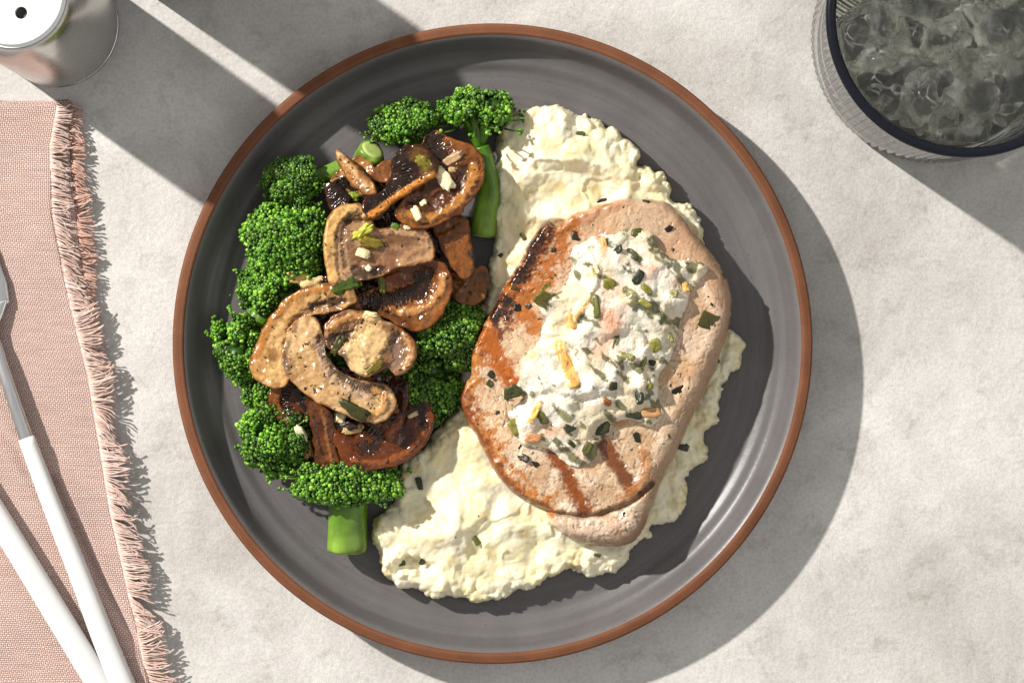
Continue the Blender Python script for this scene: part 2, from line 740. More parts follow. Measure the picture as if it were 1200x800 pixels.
def mat_linen():
    m, nt, b = new_mat("pink_linen")
    L = nt.links
    at = nd(nt, 'ShaderNodeAttribute', attribute_name="weave")
    # small irregularities in the thread lines
    wob = nd(nt, 'ShaderNodeTexNoise')
    wob.inputs['Scale'].default_value = 0.15
    wob.inputs['Detail'].default_value = 4
    L.new(at.outputs['Vector'], wob.inputs['Vector'])
    wv = nd(nt, 'ShaderNodeVectorMath', operation='MULTIPLY_ADD')
    L.new(wob.outputs['Color'], wv.inputs[0])
    wv.inputs[1].default_value = (2.0, 2.0, 0)
    L.new(at.outputs['Vector'], wv.inputs[2])
    sep = nd(nt, 'ShaderNodeSeparateXYZ')
    L.new(wv.outputs[0], sep.inputs[0])

    def mth(op, a, c=None):
        n = nd(nt, 'ShaderNodeMath', operation=op)
        for i, s in enumerate((a, c)):
            if s is None:
                continue
            if isinstance(s, (int, float)):
                n.inputs[i].default_value = s
            else:
                L.new(s, n.inputs[i])
        return n.outputs[0]
    u, v = sep.outputs[0], sep.outputs[1]
    fu, fv = mth('FRACT', u), mth('FRACT', v)
    su = mth('SINE', mth('MULTIPLY', fu, math.pi))
    sv = mth('SINE', mth('MULTIPLY', fv, math.pi))
    chk = mth('MODULO', mth('ADD', mth('ADD', mth('FLOOR', u), mth('FLOOR', v)), 1000), 2)
    ha = mth('MULTIPLY', mth('POWER', su, .9), mth('POWER', sv, .35))
    hb = mth('MULTIPLY', mth('POWER', su, .35), mth('POWER', sv, .9))
    mixh = nd(nt, 'ShaderNodeMix')
    L.new(chk, mixh.inputs[0])
    L.new(ha, mixh.inputs[2])
    L.new(hb, mixh.inputs[3])
    h = mixh.outputs[0]
    # thread colours: pink warp, paler weft, dark gaps between the yarns
    mc = nd(nt, 'ShaderNodeMix', data_type='RGBA')
    L.new(chk, mc.inputs[0])
    mc.inputs[6].default_value = (0.60, 0.405, 0.345, 1)
    mc.inputs[7].default_value = (0.74, 0.605, 0.55, 1)
    gap = nd(nt, 'ShaderNodeMix', data_type='RGBA')
    L.new(mth('MINIMUM', mth('MULTIPLY', h, 1.5), 1.0), gap.inputs[0])
    gap.inputs[6].default_value = (0.41, 0.235, 0.19, 1)
    L.new(mc.outputs[2], gap.inputs[7])
    # slubs: every thread a little different along its length
    sl = nd(nt, 'ShaderNodeTexNoise')
    sl.inputs['Scale'].default_value = 1.0
    mpp = nd(nt, 'ShaderNodeVectorMath', operation='MULTIPLY')
    L.new(at.outputs['Vector'], mpp.inputs[0])
    mpp.inputs[1].default_value = (0.06, 0.9, 1)
    L.new(mpp.outputs[0], sl.inputs['Vector'])
    mr = nd(nt, 'ShaderNodeMapRange')
    mr.inputs['From Min'].default_value, mr.inputs['From Max'].default_value = .25, .75
    mr.inputs['To Min'].default_value, mr.inputs['To Max'].default_value = .86, 1.14
    L.new(sl.outputs['Fac'], mr.inputs['Value'])
    mm = nd(nt, 'ShaderNodeVectorMath', operation='MULTIPLY')
    L.new(gap.outputs[2], mm.inputs[0])
    L.new(mr.outputs[0], mm.inputs[1])
    L.new(mm.outputs[0], b.inputs['Base Color'])
    b.inputs['Roughness'].default_value = 0.9
    b.inputs['Specular IOR Level'].default_value = 0.15
    b.inputs['Sheen Weight'].default_value = 0.15
    bump(nt, b, h, 0.0005, .8)
    return m


def mat_brushed(name, col, rough, streak=(40, 40, 3000)):
    m, nt, b = new_mat(name)
    L = nt.links
    co = obj_coord(nt)
    mp = nd(nt, 'ShaderNodeMapping')
    mp.inputs['Scale'].default_value = streak
    L.new(co, mp.inputs[0])
    no = nd(nt, 'ShaderNodeTexNoise')
    no.inputs['Scale'].default_value = 1
    no.inputs['Detail'].default_value = 4
    L.new(mp.outputs[0], no.inputs['Vector'])
    b.inputs['Base Color'].default_value = (*col, 1)
    b.inputs['Metallic'].default_value = 1
    mr = nd(nt, 'ShaderNodeMapRange')
    mr.inputs['To Min'].default_value, mr.inputs['To Max'].default_value = rough * .7, rough * 1.4
    L.new(no.outputs['Fac'], mr.inputs['Value'])
    L.new(mr.outputs[0], b.inputs['Roughness'])
    bump(nt, b, no.outputs['Fac'], 0.00003, .5)
    return m


def mat_clear(name, col, ior, rough=0.0, bmp=None):
    m, nt, b = new_mat(name)
    b.inputs['Base Color'].default_value = (*col, 1)
    b.inputs['Transmission Weight'].default_value = 1
    b.inputs['IOR'].default_value = ior
    b.inputs['Roughness'].default_value = rough
    if bmp:
        co = obj_coord(nt)
        no = nd(nt, 'ShaderNodeTexNoise')
        no.inputs['Scale'].default_value = bmp[0]
        no.inputs['Detail'].default_value = 4
        nt.links.new(co, no.inputs['Vector'])
        bump(nt, b, no.outputs['Fac'], bmp[1], 1.0)
    return m


def mat_ice():
    """clear ice, white cracks and haze painted in as refraction contrast: light bent, and in part straight through"""
    m, nt, b = new_mat("clear_ice")
    L = nt.links
    out = [n for n in nt.nodes if n.type == 'OUTPUT_MATERIAL'][0]
    b.inputs['Base Color'].default_value = (.97, .975, .95, 1)
    b.inputs['IOR'].default_value = 1.31
    b.inputs['Roughness'].default_value = .03
    co = obj_coord(nt)
    wn = nd(nt, 'ShaderNodeTexNoise')
    wn.inputs['Scale'].default_value = 120
    wn.inputs['Detail'].default_value = 3
    L.new(co, wn.inputs['Vector'])
    wm = nd(nt, 'ShaderNodeVectorMath', operation='MULTIPLY_ADD')
    L.new(wn.outputs['Color'], wm.inputs[0])
    wm.inputs[1].default_value = (.008, .008, .008)
    L.new(co, wm.inputs[2])
    def mth(op, a, c):
        n = nd(nt, 'ShaderNodeMath', operation=op)
        for q, s in enumerate((a, c)):
            if isinstance(s, (int, float)):
                n.inputs[q].default_value = s
            else:
                L.new(s, n.inputs[q])
        return n.outputs[0]

    def ramp(src, lo, hi, a, c):
        mr = nd(nt, 'ShaderNodeMapRange')
        mr.inputs['From Min'].default_value, mr.inputs['From Max'].default_value = lo, hi
        mr.inputs['To Min'].default_value, mr.inputs['To Max'].default_value = a, c
        L.new(src, mr.inputs['Value'])
        return mr.outputs[0]

    def noise(scale, detail, rough=.6, dist=0.0):
        n = nd(nt, 'ShaderNodeTexNoise')
        n.inputs['Scale'].default_value = scale
        n.inputs['Detail'].default_value = detail
        n.inputs['Roughness'].default_value = rough
        n.inputs['Distortion'].default_value = dist
        L.new(co, n.inputs['Vector'])
        return n.outputs['Fac']
    white = None  # painted whiteness gives the contrast that refraction lacks here
    for scale, wid, lo, hi, am, sd in ((60, .035, .54, .64, .30, 0), (210, .06, .54, .64, .26, .3)):
        vo = nd(nt, 'ShaderNodeTexVoronoi', feature='DISTANCE_TO_EDGE')
        vo.inputs['Scale'].default_value = scale
        L.new(wm.outputs[0], vo.inputs['Vector'])
        line = ramp(vo.outputs['Distance'], 0, wid, 1, 0)
        mask = ramp(noise(60 + scale * .4 + 31 * sd, 3, .6, .5), lo, hi, 0, 1)
        w_ = mth('MULTIPLY', mth('MULTIPLY', line, mask), am)
        white = w_ if white is None else mth('MAXIMUM', white, w_)
    haze_ = ramp(noise(38, 4, .6, .8), .49, .70, .01, .15)
    white = mth('MAXIMUM', white, haze_)
    L.new(mth('SUBTRACT', 1.0, white), b.inputs['Transmission Weight'])
    tr = nd(nt, 'ShaderNodeBsdfTransparent')
    tr.inputs[0].default_value = (.96, .965, .94, 1)
    mx = nd(nt, 'ShaderNodeMixShader')
    mx.inputs[0].default_value = .22
    L.new(b.outputs[0], mx.inputs[1])
    L.new(tr.outputs[0], mx.inputs[2])
    L.new(mx.outputs[0], out.inputs[0])
    bump(nt, b, noise(110, 2, .5, .6), .0012)
    return m


def mat_thin(name, col, ior, bmp=None):
    """clear sheet: light goes straight through, the surface mirrors by Fresnel"""
    m, nt, b = new_mat(name)
    nt.nodes.remove(b)
    out = [n for n in nt.nodes if n.type == 'OUTPUT_MATERIAL'][0]
    tr = nd(nt, 'ShaderNodeBsdfTransparent')
    tr.inputs[0].default_value = (*col, 1)
    gl = nd(nt, 'ShaderNodeBsdfGlossy')
    gl.inputs['Roughness'].default_value = 0.04
    fr = nd(nt, 'ShaderNodeFresnel')
    fr.inputs['IOR'].default_value = ior
    mx = nd(nt, 'ShaderNodeMixShader')
    nt.links.new(fr.outputs[0], mx.inputs[0])
    nt.links.new(tr.outputs[0], mx.inputs[1])
    nt.links.new(gl.outputs[0], mx.inputs[2])
    nt.links.new(mx.outputs[0], out.inputs[0])
    if bmp:
        no = nd(nt, 'ShaderNodeTexNoise')
        no.inputs['Scale'].default_value = bmp[0]
        nt.links.new(obj_coord(nt), no.inputs['Vector'])
        bp = nd(nt, 'ShaderNodeBump')
        bp.inputs['Distance'].default_value = bmp[1]
        nt.links.new(no.outputs['Fac'], bp.inputs['Height'])
        nt.links.new(bp.outputs[0], gl.inputs['Normal'])
        nt.links.new(bp.outputs[0], fr.inputs['Normal'])
    return m


M = dict(
    table=mat_table(), glaze=mat_glaze(), clay=mat_clay(), linen=mat_linen(),
    thread=food("linen_thread", .9, .9, var=.18, vscale=900, bumps=((2500, .0002, .6),), spec=.15),
    mash=food("mashed_potato", .55, .3, sss=.5, sss_r=(1, .8, .42), sss_s=.0035, var=.03, vscale=250, bumps=((1100, .00022, .4),)),
    pork=food("roast_pork", .48, .15, sss=.03, sss_r=(1, .45, .3), sss_s=.001, var=.16, vscale=900, bumps=((1500, .0002, .5), (420, .0005, .35)), spec=.5),
    cream=food("creamy_topping", .42, .14, sss=.45, sss_r=(1, .85, .7), sss_s=.003, var=.03, vscale=300, bumps=((500, .00025, .4),)),
    mushroom=food("roast_mushroom", .40, .10, sss=.06, sss_r=(1, .5, .3), sss_s=.0008, var=.3, vscale=700, bumps=((900, .00015, .35), (350, .0005, .35), (200, .0009, .4))),
    bud=food("broccoli_bud", .36, .14, sss=0, var=.3, vscale=350, bumps=((3000, .00015, .5),)),
    stalk=food("broccoli_stalk", .42, .24, sss=.08, sss_r=(.5, 1, .2), sss_s=.0015, var=.16, vscale=300, bumps=((900, .0003, .5),)),
    herb=food("herb", .5, .2, var=.3, vscale=900, bumps=((1500, .0003, .6),)),
    garlic=food("garlic", .45, .2, sss=.25, sss_r=(1, .8, .5), sss_s=.001, var=.1, vscale=800, bumps=((1300, .0003, .5),)),
    steel=mat_brushed("brushed_steel", (.62, .60, .58), .26),
    fork_steel=mat_brushed("satin_steel", (.60, .60, .60), .3, (900, 60, 60)),
    white=simple("white_handle", (.66, .66, .65), .30, var=.02, vscale=80, bmp=(500, .00004)),
    cap=simple("white_ceramic", (.82, .82, .81), .22, var=.02, vscale=80),
    dark=simple("hole_shade_black", (.012, .011, .01), .6, var=.1),
    glass=mat_thin("clear_thin_glass", (.93, .935, .92), 1.45),
    drink=mat_thin("clear_drink", (.965, .97, .945), 1.33, (90, .0008)),
    ice=mat_ice(),
    sparkle_bubble=simple("white_sparkle_speck", (.75, .76, .74), .3),
    rim=simple("dark_enamel_rim", (.006, .007, .012), .22, var=.1, vscale=200, spec=.25),
)

# ------------------------------------------------------------------ table
xs = np.linspace(-.8, .8, 9)
X, Y = np.meshgrid(xs, xs, indexing='ij')
n = 9
i, j = np.meshgrid(np.arange(n - 1), np.arange(n - 1), indexing='ij')
F = np.stack([i * n + j, (i + 1) * n + j, (i + 1) * n + j + 1, i * n + j + 1], -1).reshape(-1, 4)
t = link("table_surface", mesh_np("table_surface", np.stack([X.ravel(), Y.ravel(), 0 * X.ravel()], 1), F), M['table'])
t["kind"] = "structure"

# ------------------------------------------------------------------ plate
RIM_Z = 0.0195
pcx, pcy = W(577.2, 402.6, RIM_Z)
PC = np.array([pcx, pcy, 0.0])
FLOOR = 0.0062
plate = thing("dinner_plate", "large round grey stoneware plate with terracotta rim holding the meal", "plate", (pcx, pcy, 0))
prof = [(0, FLOOR)] + [(r * MM, FLOOR) for r in (20, 40, 60, 80, 95, 104)] + [
    (108.5 * MM, FLOOR + .1 * MM), (110.2 * MM, FLOOR + .5 * MM), (111.6 * MM, FLOOR + 1.3 * MM), (113.0 * MM, FLOOR + 2.0 * MM), (114.6 * MM, FLOOR + 2.4 * MM),
    (116.2 * MM, FLOOR + 3.0 * MM), (117.6 * MM, FLOOR + 4.1 * MM), (118.8 * MM, FLOOR + 5.8 * MM), (119.8 * MM, FLOOR + 8.0 * MM), (120.8 * MM, FLOOR + 10.2 * MM),
    (121.8 * MM, RIM_Z - 1.5 * MM), (123.0 * MM, RIM_Z - .6 * MM)]
pp = catmull(np.array(prof), 3, closed=False)
V, F = lathe(pp, 256)
part(plate, "glazed_dish", V + PC, F, M['glaze'])
prof = [(123.0, RIM_Z * 1e3 - .6), (123.4, RIM_Z * 1e3 - .22), (124.0, RIM_Z * 1e3 - .04), (124.8, RIM_Z * 1e3), (125.6, RIM_Z * 1e3 - .08), (126.8, RIM_Z * 1e3 - .4), (127.5, RIM_Z * 1e3 - 1.2),
        (127.6, RIM_Z * 1e3 - 2.5), (126.8, 14), (125.0, 10), (121, 6), (112, 2.2), (104, .5), (98, .0), (96, .4), (94, 2.4), (60, 2.6), (0, 2.6)]
V, F = lathe(catmull(np.array(prof) * MM, 3, closed=False), 256)
part(plate, "clay_rim", V + PC, F, M['clay'])

# ------------------------------------------------------------------ shakers
def cap_with_holes(r, h, holes):
    import bmesh
    bm = bmesh.new()
    bmesh.ops.create_cone(bm, cap_ends=True, segments=96, radius1=r, radius2=r, depth=h)
    edges = [e for e in bm.edges if abs(e.verts[0].co.z - e.verts[1].co.z) < 1e-7 and e.verts[0].co.z > 0]
    bmesh.ops.bevel(bm, geom=edges, offset=h * .35, segments=4, affect='EDGES')
    me = bpy.data.meshes.new("cap")
    bm.to_mesh(me)
    bm.free()
    o = bpy.data.objects.new("cap_tmp", me)
    sc.collection.objects.link(o)
    bm = bmesh.new()
    for hx, hy, hr in holes:
        bmesh.ops.create_cone(bm, cap_ends=True, segments=32, radius1=hr, radius2=hr, depth=h * 2.0,
                              matrix=Matrix.Translation((hx, hy, h * .55)))
    mc = bpy.data.meshes.new("cut")
    bm.to_mesh(mc)
    bm.free()
    c = bpy.data.objects.new("cut_tmp", mc)
    sc.collection.objects.link(c)
    md = o.modifiers.new("b", 'BOOLEAN')
    md.object = c
    md.operation = 'DIFFERENCE'
    bpy.context.view_layer.update()
    dg = bpy.context.evaluated_depsgraph_get()
    res = bpy.data.meshes.new_from_object(o.evaluated_get(dg))
    bpy.data.objects.remove(o)
    bpy.data.objects.remove(c)
    return res


def shaker(px, py, rotz, label, group):
    x, y = W(px, py, 0)
    t = thing("salt_shaker", label, "shaker", (x, y, 0), group)
    pr = [(0, .2), (23.6, .2), (24.6, .6), (25.2, 2), (25.3, 10), (25.1, 40), (24.7, 66), (24.0, 76), (22.9, 83), (21.6, 87.0), (20.9, 88.2), (20.4, 88.4), (18, 88.2), (0, 88.2)]
    V, F = lathe(catmull(np.array(pr) * MM, 4, closed=False), 128)
    part(t, "body", V + np.array(t.location), F, M['steel'])
    holes = []
    for k in range(3):
        a = rotz + k * 2 * math.pi / 3
        holes.append((8.2 * MM * math.cos(a), 8.2 * MM * math.sin(a), 2.3 * MM))
    me = cap_with_holes(20.2 * MM, 3.4 * MM, holes)
    me.name = "cap"
    me.polygons.foreach_set("use_smooth", np.zeros(len(me.polygons), bool))
    c = link("cap", me, M['cap'], t, (0, 0, 89.0 * MM))
    for hx, hy, hr in holes:
        V, F = lathe(np.array([(0, 0), (hr * .98, 0), (hr * .98, .0004)]), 24)
        h = link("hole_shade", mesh_np("hole_shade", V, F), M['dark'], c, (hx, hy, -.7 * MM))  # dark disc painting the shade inside the opening
    return t


shaker(66, 29, math.radians(-63), "brushed steel shaker with white holed cap above the pink napkin", "pair of steel shakers")
shaker(207, -73, math.radians(10), "second steel shaker at the top edge, mostly beyond the picture, casting a shadow", "pair of steel shakers")

# ------------------------------------------------------------------ tumbler, drink, ice
GH = 0.080
gx, gy = W(1135, 18, GH)
G = np.array([gx, gy, 0])
glass = thing("ribbed_tumbler", "clear ribbed glass tumbler with dark rim in the corner", "glass", (gx, gy, 0))
outer = [(0, 1.2), (40, 1.0), (45, .4), (47.5, .8), (49, 2.4), (49.6, 5), (50.3, 20), (51.2, 45), (52.1, 68), (52.5, 74), (52.6, 77.2)]
inner = [(49.8, 77.2), (49.7, 74), (49.2, 60), (48.0, 30), (47.2, 14), (46, 10.5), (43, 9), (30, 8.4), (0, 8.2)]
oc = catmull(np.array(outer) * MM, 3, closed=False)
ic = catmull(np.array(inner) * MM, 3, closed=False)
prof = np.vstack([oc, ic])
no_ = len(oc)


def rib(R, Z, th):
    k = np.zeros(len(prof))
    k[:no_] = sstep(.0015, .005, oc[:, 1]) * (1 - sstep(.070, .0755, oc[:, 1]))
    return R + (k[:, None] * 0.55 * MM) * (np.abs(np.cos(th * 48)) * 2 - 1.3)


V, F = lathe(prof, 768, rib)
part(glass, "ribbed_body", V + G, F, M['glass'])
pr = []
for k in range(20):
    a = k / 20 * 2 * math.pi
    pr.append((51.2 + 2.0 * math.cos(a) * (1.0), 77.9 + 1.9 * math.sin(a)))
V, F = lathe(np.array(pr) * MM, 256, closed=True)
part(glass, "dark_rim", V + G, F, M['rim'])

# liquid
LZ = 0.0715
pr = [(0, 8.8), (30, 9.0), (42.5, 9.6), (45.4, 11), (46.7, 14.5), (47.6, 30), (48.7, 60), (49.05, 70.9), (48.7, 71.2), (47.5, 71.3), (30, 71.4), (10, 71.5), (0, 71.5)]
V, F = lathe(np.array(pr) * MM, 192)
liq = solo("drink", V + G, F, M['drink'], "clear iced drink filling the ribbed tumbler", "drink", loc=G)
# ice
ice_spec = [  # px, py, half sizes mm, tilt, note
    (1018, 42, (13, 11, 11), (.3, .2, .5), "pale ice lump at the left wall of the tumbler"),
    (1075, 28, (17, 13, 12), (-.2, .35, .2), "wide ice lump left of centre in the tumbler"),
    (1140, 42, (16, 15, 13), (.25, -.2, .8), "big flat faced ice cube in the middle of the tumbler"),
    (1052, 92, (16, 12, 12), (.4, .1, -.35), "glossy ice cube at the lower left of the tumbler"),
    (1112, 112, (17, 12, 11), (-.3, .25, .3), "ice cube lying near the bottom of the tumbler opening"),
    (1172, 100, (16, 13, 12), (.2, .4, -.2), "ice cube at the lower right of the tumbler"),
    (1198, 30, (15, 14, 12), (-.4, .15, .4), "ice cube cut by the right picture edge"),
    (1100, -20, (16, 14, 12), (.3, -.3, 1.0), "ice cube cut by the top picture edge"),
    (1165, -35, (15, 14, 12), (.1, .3, .6), "ice cube behind the others at the top of the tumbler"),
    (1125, 150, (11, 8, 8), (.2, .1, .1), "small ice chip at the lowest point of the rim"),
]
for k, (px, py, hd, rot, lab) in enumerate(ice_spec):
    z = LZ - hd[2] * MM * .42
    x, y = W(px, py, LZ)
    V, F = lump(np.array(hd) * MM, 5, 5.5, .20, 2.6, seed=40 + k)
    V = V @ rotm(*rot).T + [x, y, z]
    rr = np.hypot(V[:, 0] - gx, V[:, 1] - gy)
    sc_ = np.minimum(1, 47.0 * MM / np.maximum(rr, 1e-6))
    V[:, 0] = gx + (V[:, 0] - gx) * sc_
    V[:, 1] = gy + (V[:, 1] - gy) * sc_
    o = solo("ice_cube", V, F, M['ice'], lab, "ice cube", "ice in the tumbler", smooth=False)
# crushed splinters between the cubes
parts_ = []
for k in range(46):
    a, r = rng.uniform(0, 6.28), 45 * MM * math.sqrt(rng.random())
    V, F = lump(np.array([rng.uniform(2, 6), rng.uniform(1.5, 4), rng.uniform(1, 3)]) * MM, 2, 4, .35, 2.5, seed=140 + k)
    V = V @ rotm(*rng.uniform(-1, 1, 3)).T + [gx + r * math.cos(a), gy + r * math.sin(a), LZ - rng.uniform(1, 9) * MM]
    rr = np.hypot(V[:, 0] - gx, V[:, 1] - gy)
    sc_ = np.minimum(1, 47.5 * MM / np.maximum(rr, 1e-6))
    V[:, 0] = gx + (V[:, 0] - gx) * sc_
    V[:, 1] = gy + (V[:, 1] - gy) * sc_
    parts_.append((V, F, np.ones(3)))
V, F, C = merge(parts_)
part(liq, "ice_splinters", V, F, M['ice'], smooth=False, stuff=True)
# white air specks near the surface, standing in for sparkle
ivs, ifs = ico1()
parts_ = []
for k in range(170):
    a, r = rng.uniform(0, 6.28), 46 * MM * math.sqrt(rng.random())
    s = rng.uniform(.12, .42) * MM
    z = LZ + rng.uniform(-7, 1) * MM
    parts_.append((ivs * s + [gx + r * math.cos(a), gy + r * math.sin(a), z], ifs, np.ones(3)))
V, F, C = merge(parts_)
part(liq, "sparkle_bubbles", V, F, M['sparkle_bubble'], stuff=True)

# ------------------------------------------------------------------ napkin
NZ = 0.0062
edge_y = np.array([100, 170, 250, 330, 440, 520, 600, 680, 800, 880])
edge_x = np.array([74, 62, 62, 78, 106, 119, 132, 150, 176, 196])


def edge_at(y):
    return np.interp(y, edge_y, edge_x)


napkin = thing("linen_napkin", "folded pink linen napkin with frayed edge under the cutlery", "napkin", (*W(20, 450, 0), 0))


def cloth_top(z, crease=True, seed=0):
    def f(D, X, Y):
        px = X / (S * (1 - z / CAM_H)) + 600
        py = 400 - Y / (S * (1 - z / CAM_H))
        h = z + 1.3 * MM * fbm(X * 22, Y * 22, seed=seed, octv=2) + .55 * MM * (1 - np.abs(fbm(X * 26 + Y * 34, Y * 14 - X * 10, seed=seed + 4, octv=2)))
        if crease:
            cr, _ = seg_dist(px, py, np.array([(60, 560), (112, 672), (186, 800), (215, 850)], float))
            h = h - 1.5 * MM * np.exp(-(cr / 5) ** 2) + .8 * MM * np.exp(-((cr - 12) / 9) ** 2)
            c2, _ = seg_dist(px, py, np.array([(-30, 470), (20, 528), (60, 600)], float))
            h = h - 1.2 * MM * np.exp(-(c2 / 6) ** 2)
        return h - .8 * MM * (1 - np.clip(D / (1.0 * MM), 0, 1)) ** 2
    return f


def weave(sl, z, pitch):
    px = sl.V[:, 0] / (S * (1 - z / CAM_H)) + 600
    py = 400 - sl.V[:, 1] / (S * (1 - z / CAM_H))
    return np.stack([(px - edge_at(py)) * S / pitch, py * S / pitch + (px - edge_at(py)) * .0, 0 * px], 1)


top_outline = [(-70, 121), (-20, 120), (20, 121), (50, 121), (72, 124)]
ys_ = np.arange(145, 880, 18)
top_outline += [(edge_at(v), v) for v in ys_] + [(190, 900), (100, 900), (0, 900), (-70, 900), (-70, 500)]
cs = slab(top_outline, NZ, 0.9 * MM, cloth_top(NZ, True, 3), lambda D, X, Y: np.full(X.shape, NZ - 1.6 * MM), n=3)
part(napkin, "upper_layer", cs.V, cs.F, M['linen'], attrs=dict(weave=weave(cs, NZ, 0.80 * MM)))
low_outline = [(-70, 119), (0, 118), (60, 118), (84, 121), (86, 180), (92, 250), (98, 310), (110, 420), (120, 520), (134, 610), (150, 690), (170, 800), (180, 900), (0, 900), (-70, 900), (-70, 500)]
LZ2 = 0.0032
cs2 = slab(low_outline, LZ2, 1.6 * MM, cloth_top(LZ2, False, 9), lambda D, X, Y: np.full(X.shape, .3 * MM), n=3)
part(napkin, "lower_layer", cs2.V, cs2.F, M['linen'], attrs=dict(weave=weave(cs2, LZ2, 0.80 * MM)))


def fringe(y0, y1, pitch, ex, z, length, seed, cols, droop=.5, back=3, rad0=.31, ang0=.14):
    r = np.random.default_rng(seed)
    out = []
    y = y0
    while y < y1:
        L = length(y) * (.97 + .12 * fbm(np.array([y / 9.]), np.array([seed * 2.]), seed=seed + 1, octv=2)[0] + r.normal(0, .06))
        clump = fbm(np.array([y / 22.]), np.array([seed * 1.]), seed=seed, octv=3)[0]
        n_ = 9
        s_ = np.linspace(0, 1, n_)
        a = ang0 + .34 * clump + r.normal(0, .10) + (.7 * clump + r.normal(0, .26)) * s_ + .28 * np.sin(s_ * r.uniform(4, 8) + r.uniform(0, 6)) * s_
        stray = r.random() < .14
        if stray:
            a = a + r.normal(0, .4) * s_
            L *= r.uniform(.9, 1.25)
        xs_ = ex(y) - back + np.concatenate([[0], np.cumsum(np.cos(a[:-1]) * (L + back) / (n_ - 1))])
        yy = y + np.concatenate([[0], np.cumsum(np.sin(a[:-1]) * (L + back) / (n_ - 1))])
        ph = r.uniform(0, 6)
        xs_ = xs_ + .35 * np.sin(s_ * 9 + ph) * s_
        yy = yy + .45 * np.sin(s_ * 8 + ph) * s_
        lay = r.integers(0, 3) * .45
        zz = z + (lay * np.minimum(s_ * 4, 1) + .35 * np.sin(np.minimum(s_ * 1.5, 1) * math.pi * .9) - droop * s_ ** 2 * r.uniform(.6, 1.8)) * MM
        zz = np.maximum(zz, .5 * MM)
        wx, wy = W(xs_, yy, z)
        rad = rad0 * r.uniform(.8, 1.2) * MM * (1 - .12 * s_)
        V, F = tube(np.stack([wx, wy, zz], 1), rad, 6, lump=lambda i, th: .28 * np.sin(2 * th + i * 2.1))
        out.append((V, F, cols[r.integers(len(cols))] * r.uniform(.9, 1.08)))
        y += pitch * r.uniform(.75, 1.25)
    V, F, C = merge(out)
    return V, F, np.hstack([C, np.zeros((len(C), 1))])


pale = [np.array([.64, .475, .41]), np.array([.69, .55, .49]), np.array([.58, .41, .345])]
pink = [np.array([.56, .35, .28]), np.array([.62, .41, .34]), np.array([.52, .31, .24])]  # browner threads: shade on the lower fringe put into their colour
V, F, C = fringe(126, 870, 1.2, edge_at, NZ - .1 * MM, lambda y: np.interp(y, [126, 200, 300, 420, 560, 800], [16, 21, 26, 28, 28, 28]), 5, pale + [pale[0]], .9)
part(napkin, "upper_fringe", V, F, M['thread'], col=C, stuff=True)
low_y = [121, 180, 250, 310, 420, 520, 610, 690, 800]
low_x = [84, 86, 92, 98, 110, 120, 134, 150, 170]
V, F, C = fringe(121, 860, 1.6, lambda y: np.interp(y, low_y, low_x), LZ2, lambda y: np.interp(y, [120, 180, 300, 350, 800], [12, 15, 18, 12, 16]), 11, pink, .4)
part(napkin, "lower_fringe", V, F, M['thread'], col=C, stuff=True)

# ------------------------------------------------------------------ cutlery
def sweep_flat(center, half_w, half_t, zc, sides=20, power=2.4):
    """bar with a superelliptic section along a centre line (px) """
    c = np.asarray(center, float)
    n_ = len(c)
    wx, wy = W(c[:, 0], c[:, 1], zc.mean())
    P = np.stack([wx, wy, zc], 1)
    T = np.gradient(P, axis=0)
    T /= np.linalg.norm(T, axis=1)[:, None]
    N_ = np.stack([-T[:, 1], T[:, 0], 0 * T[:, 0]], 1)
    N_ /= np.linalg.norm(N_, axis=1)[:, None]
    B = np.cross(T, N_)
    th = np.linspace(0, 2 * np.pi, sides, endpoint=False)
    cx = np.sign(np.cos(th)) * np.abs(np.cos(th)) ** (2 / power)
    sy = np.sign(np.sin(th)) * np.abs(np.sin(th)) ** (2 / power)
    V = P[:, None, :] + (half_w[:, None] * cx)[..., None] * N_[:, None, :] + (half_t[:, None] * sy)[..., None] * B[:, None, :]
    V = V.reshape(-1, 3)
    i = np.arange(n_ - 1)[:, None]
    j = np.arange(sides)[None, :]
    j2 = (j + 1) % sides
    F = [np.stack([i * sides + j, i * sides + j2, (i + 1) * sides + j2, (i + 1) * sides + j], -1).reshape(-1, 4)]
    V = np.vstack([V, P[:1], P[-1:]])
    a = np.arange(sides)
    b = (a + 1) % sides
    k = n_ * sides
    F.append(np.vstack([np.stack([b, a, np.full(sides, k)], 1), np.stack([(n_ - 1) * sides + a, (n_ - 1) * sides + b, np.full(sides, k + 1)], 1)]))
    return V, F


CZ = NZ + 4.6 * MM
fork = thing("dinner_fork", "steel fork with white handle lying on the pink napkin", "fork", (*W(60, 600, 0), NZ))
pth = catmull([(31, 513), (60, 590), (92, 670), (118, 738), (145, 805), (170, 870), (185, 905)], 6, closed=False)
s_ = np.linspace(0, 1, len(pth))
hw = np.interp(s_, [0, .3, .7, .95, 1], [3.3, 4.1, 5.1, 5.3, 4.0]) * MM
ht = np.interp(s_, [0, .3, .95, 1], [3.0, 3.7, 4.2, 3.2]) * MM
V, F = sweep_flat(pth, hw, ht, np.full(len(pth), CZ), 28, 2.6)
part(fork, "handle", V, F, M['white'])
pth = catmull([(33, 519), (24, 492), (14, 462), (4, 432), (-6, 405), (-16, 383), (-24, 362)], 6, closed=False)
s_ = np.linspace(0, 1, len(pth))
hw = np.interp(s_, [0, .25, .5, .7, .8, .9, 1], [3.0, 2.7, 2.5, 2.9, 4.6, 9.0, 12.4]) * MM
ht = np.interp(s_, [0, .5, .8, 1], [2.6, 2.0, 1.4, 1.1]) * MM
zz = CZ + np.interp(s_, [0, .4, .8, 1], [0, .6, -.6, -1.4]) * MM
V, F = sweep_flat(pth, hw, ht, zz, 28, 2.3)
nk = part(fork, "neck", V, F, M['fork_steel'])
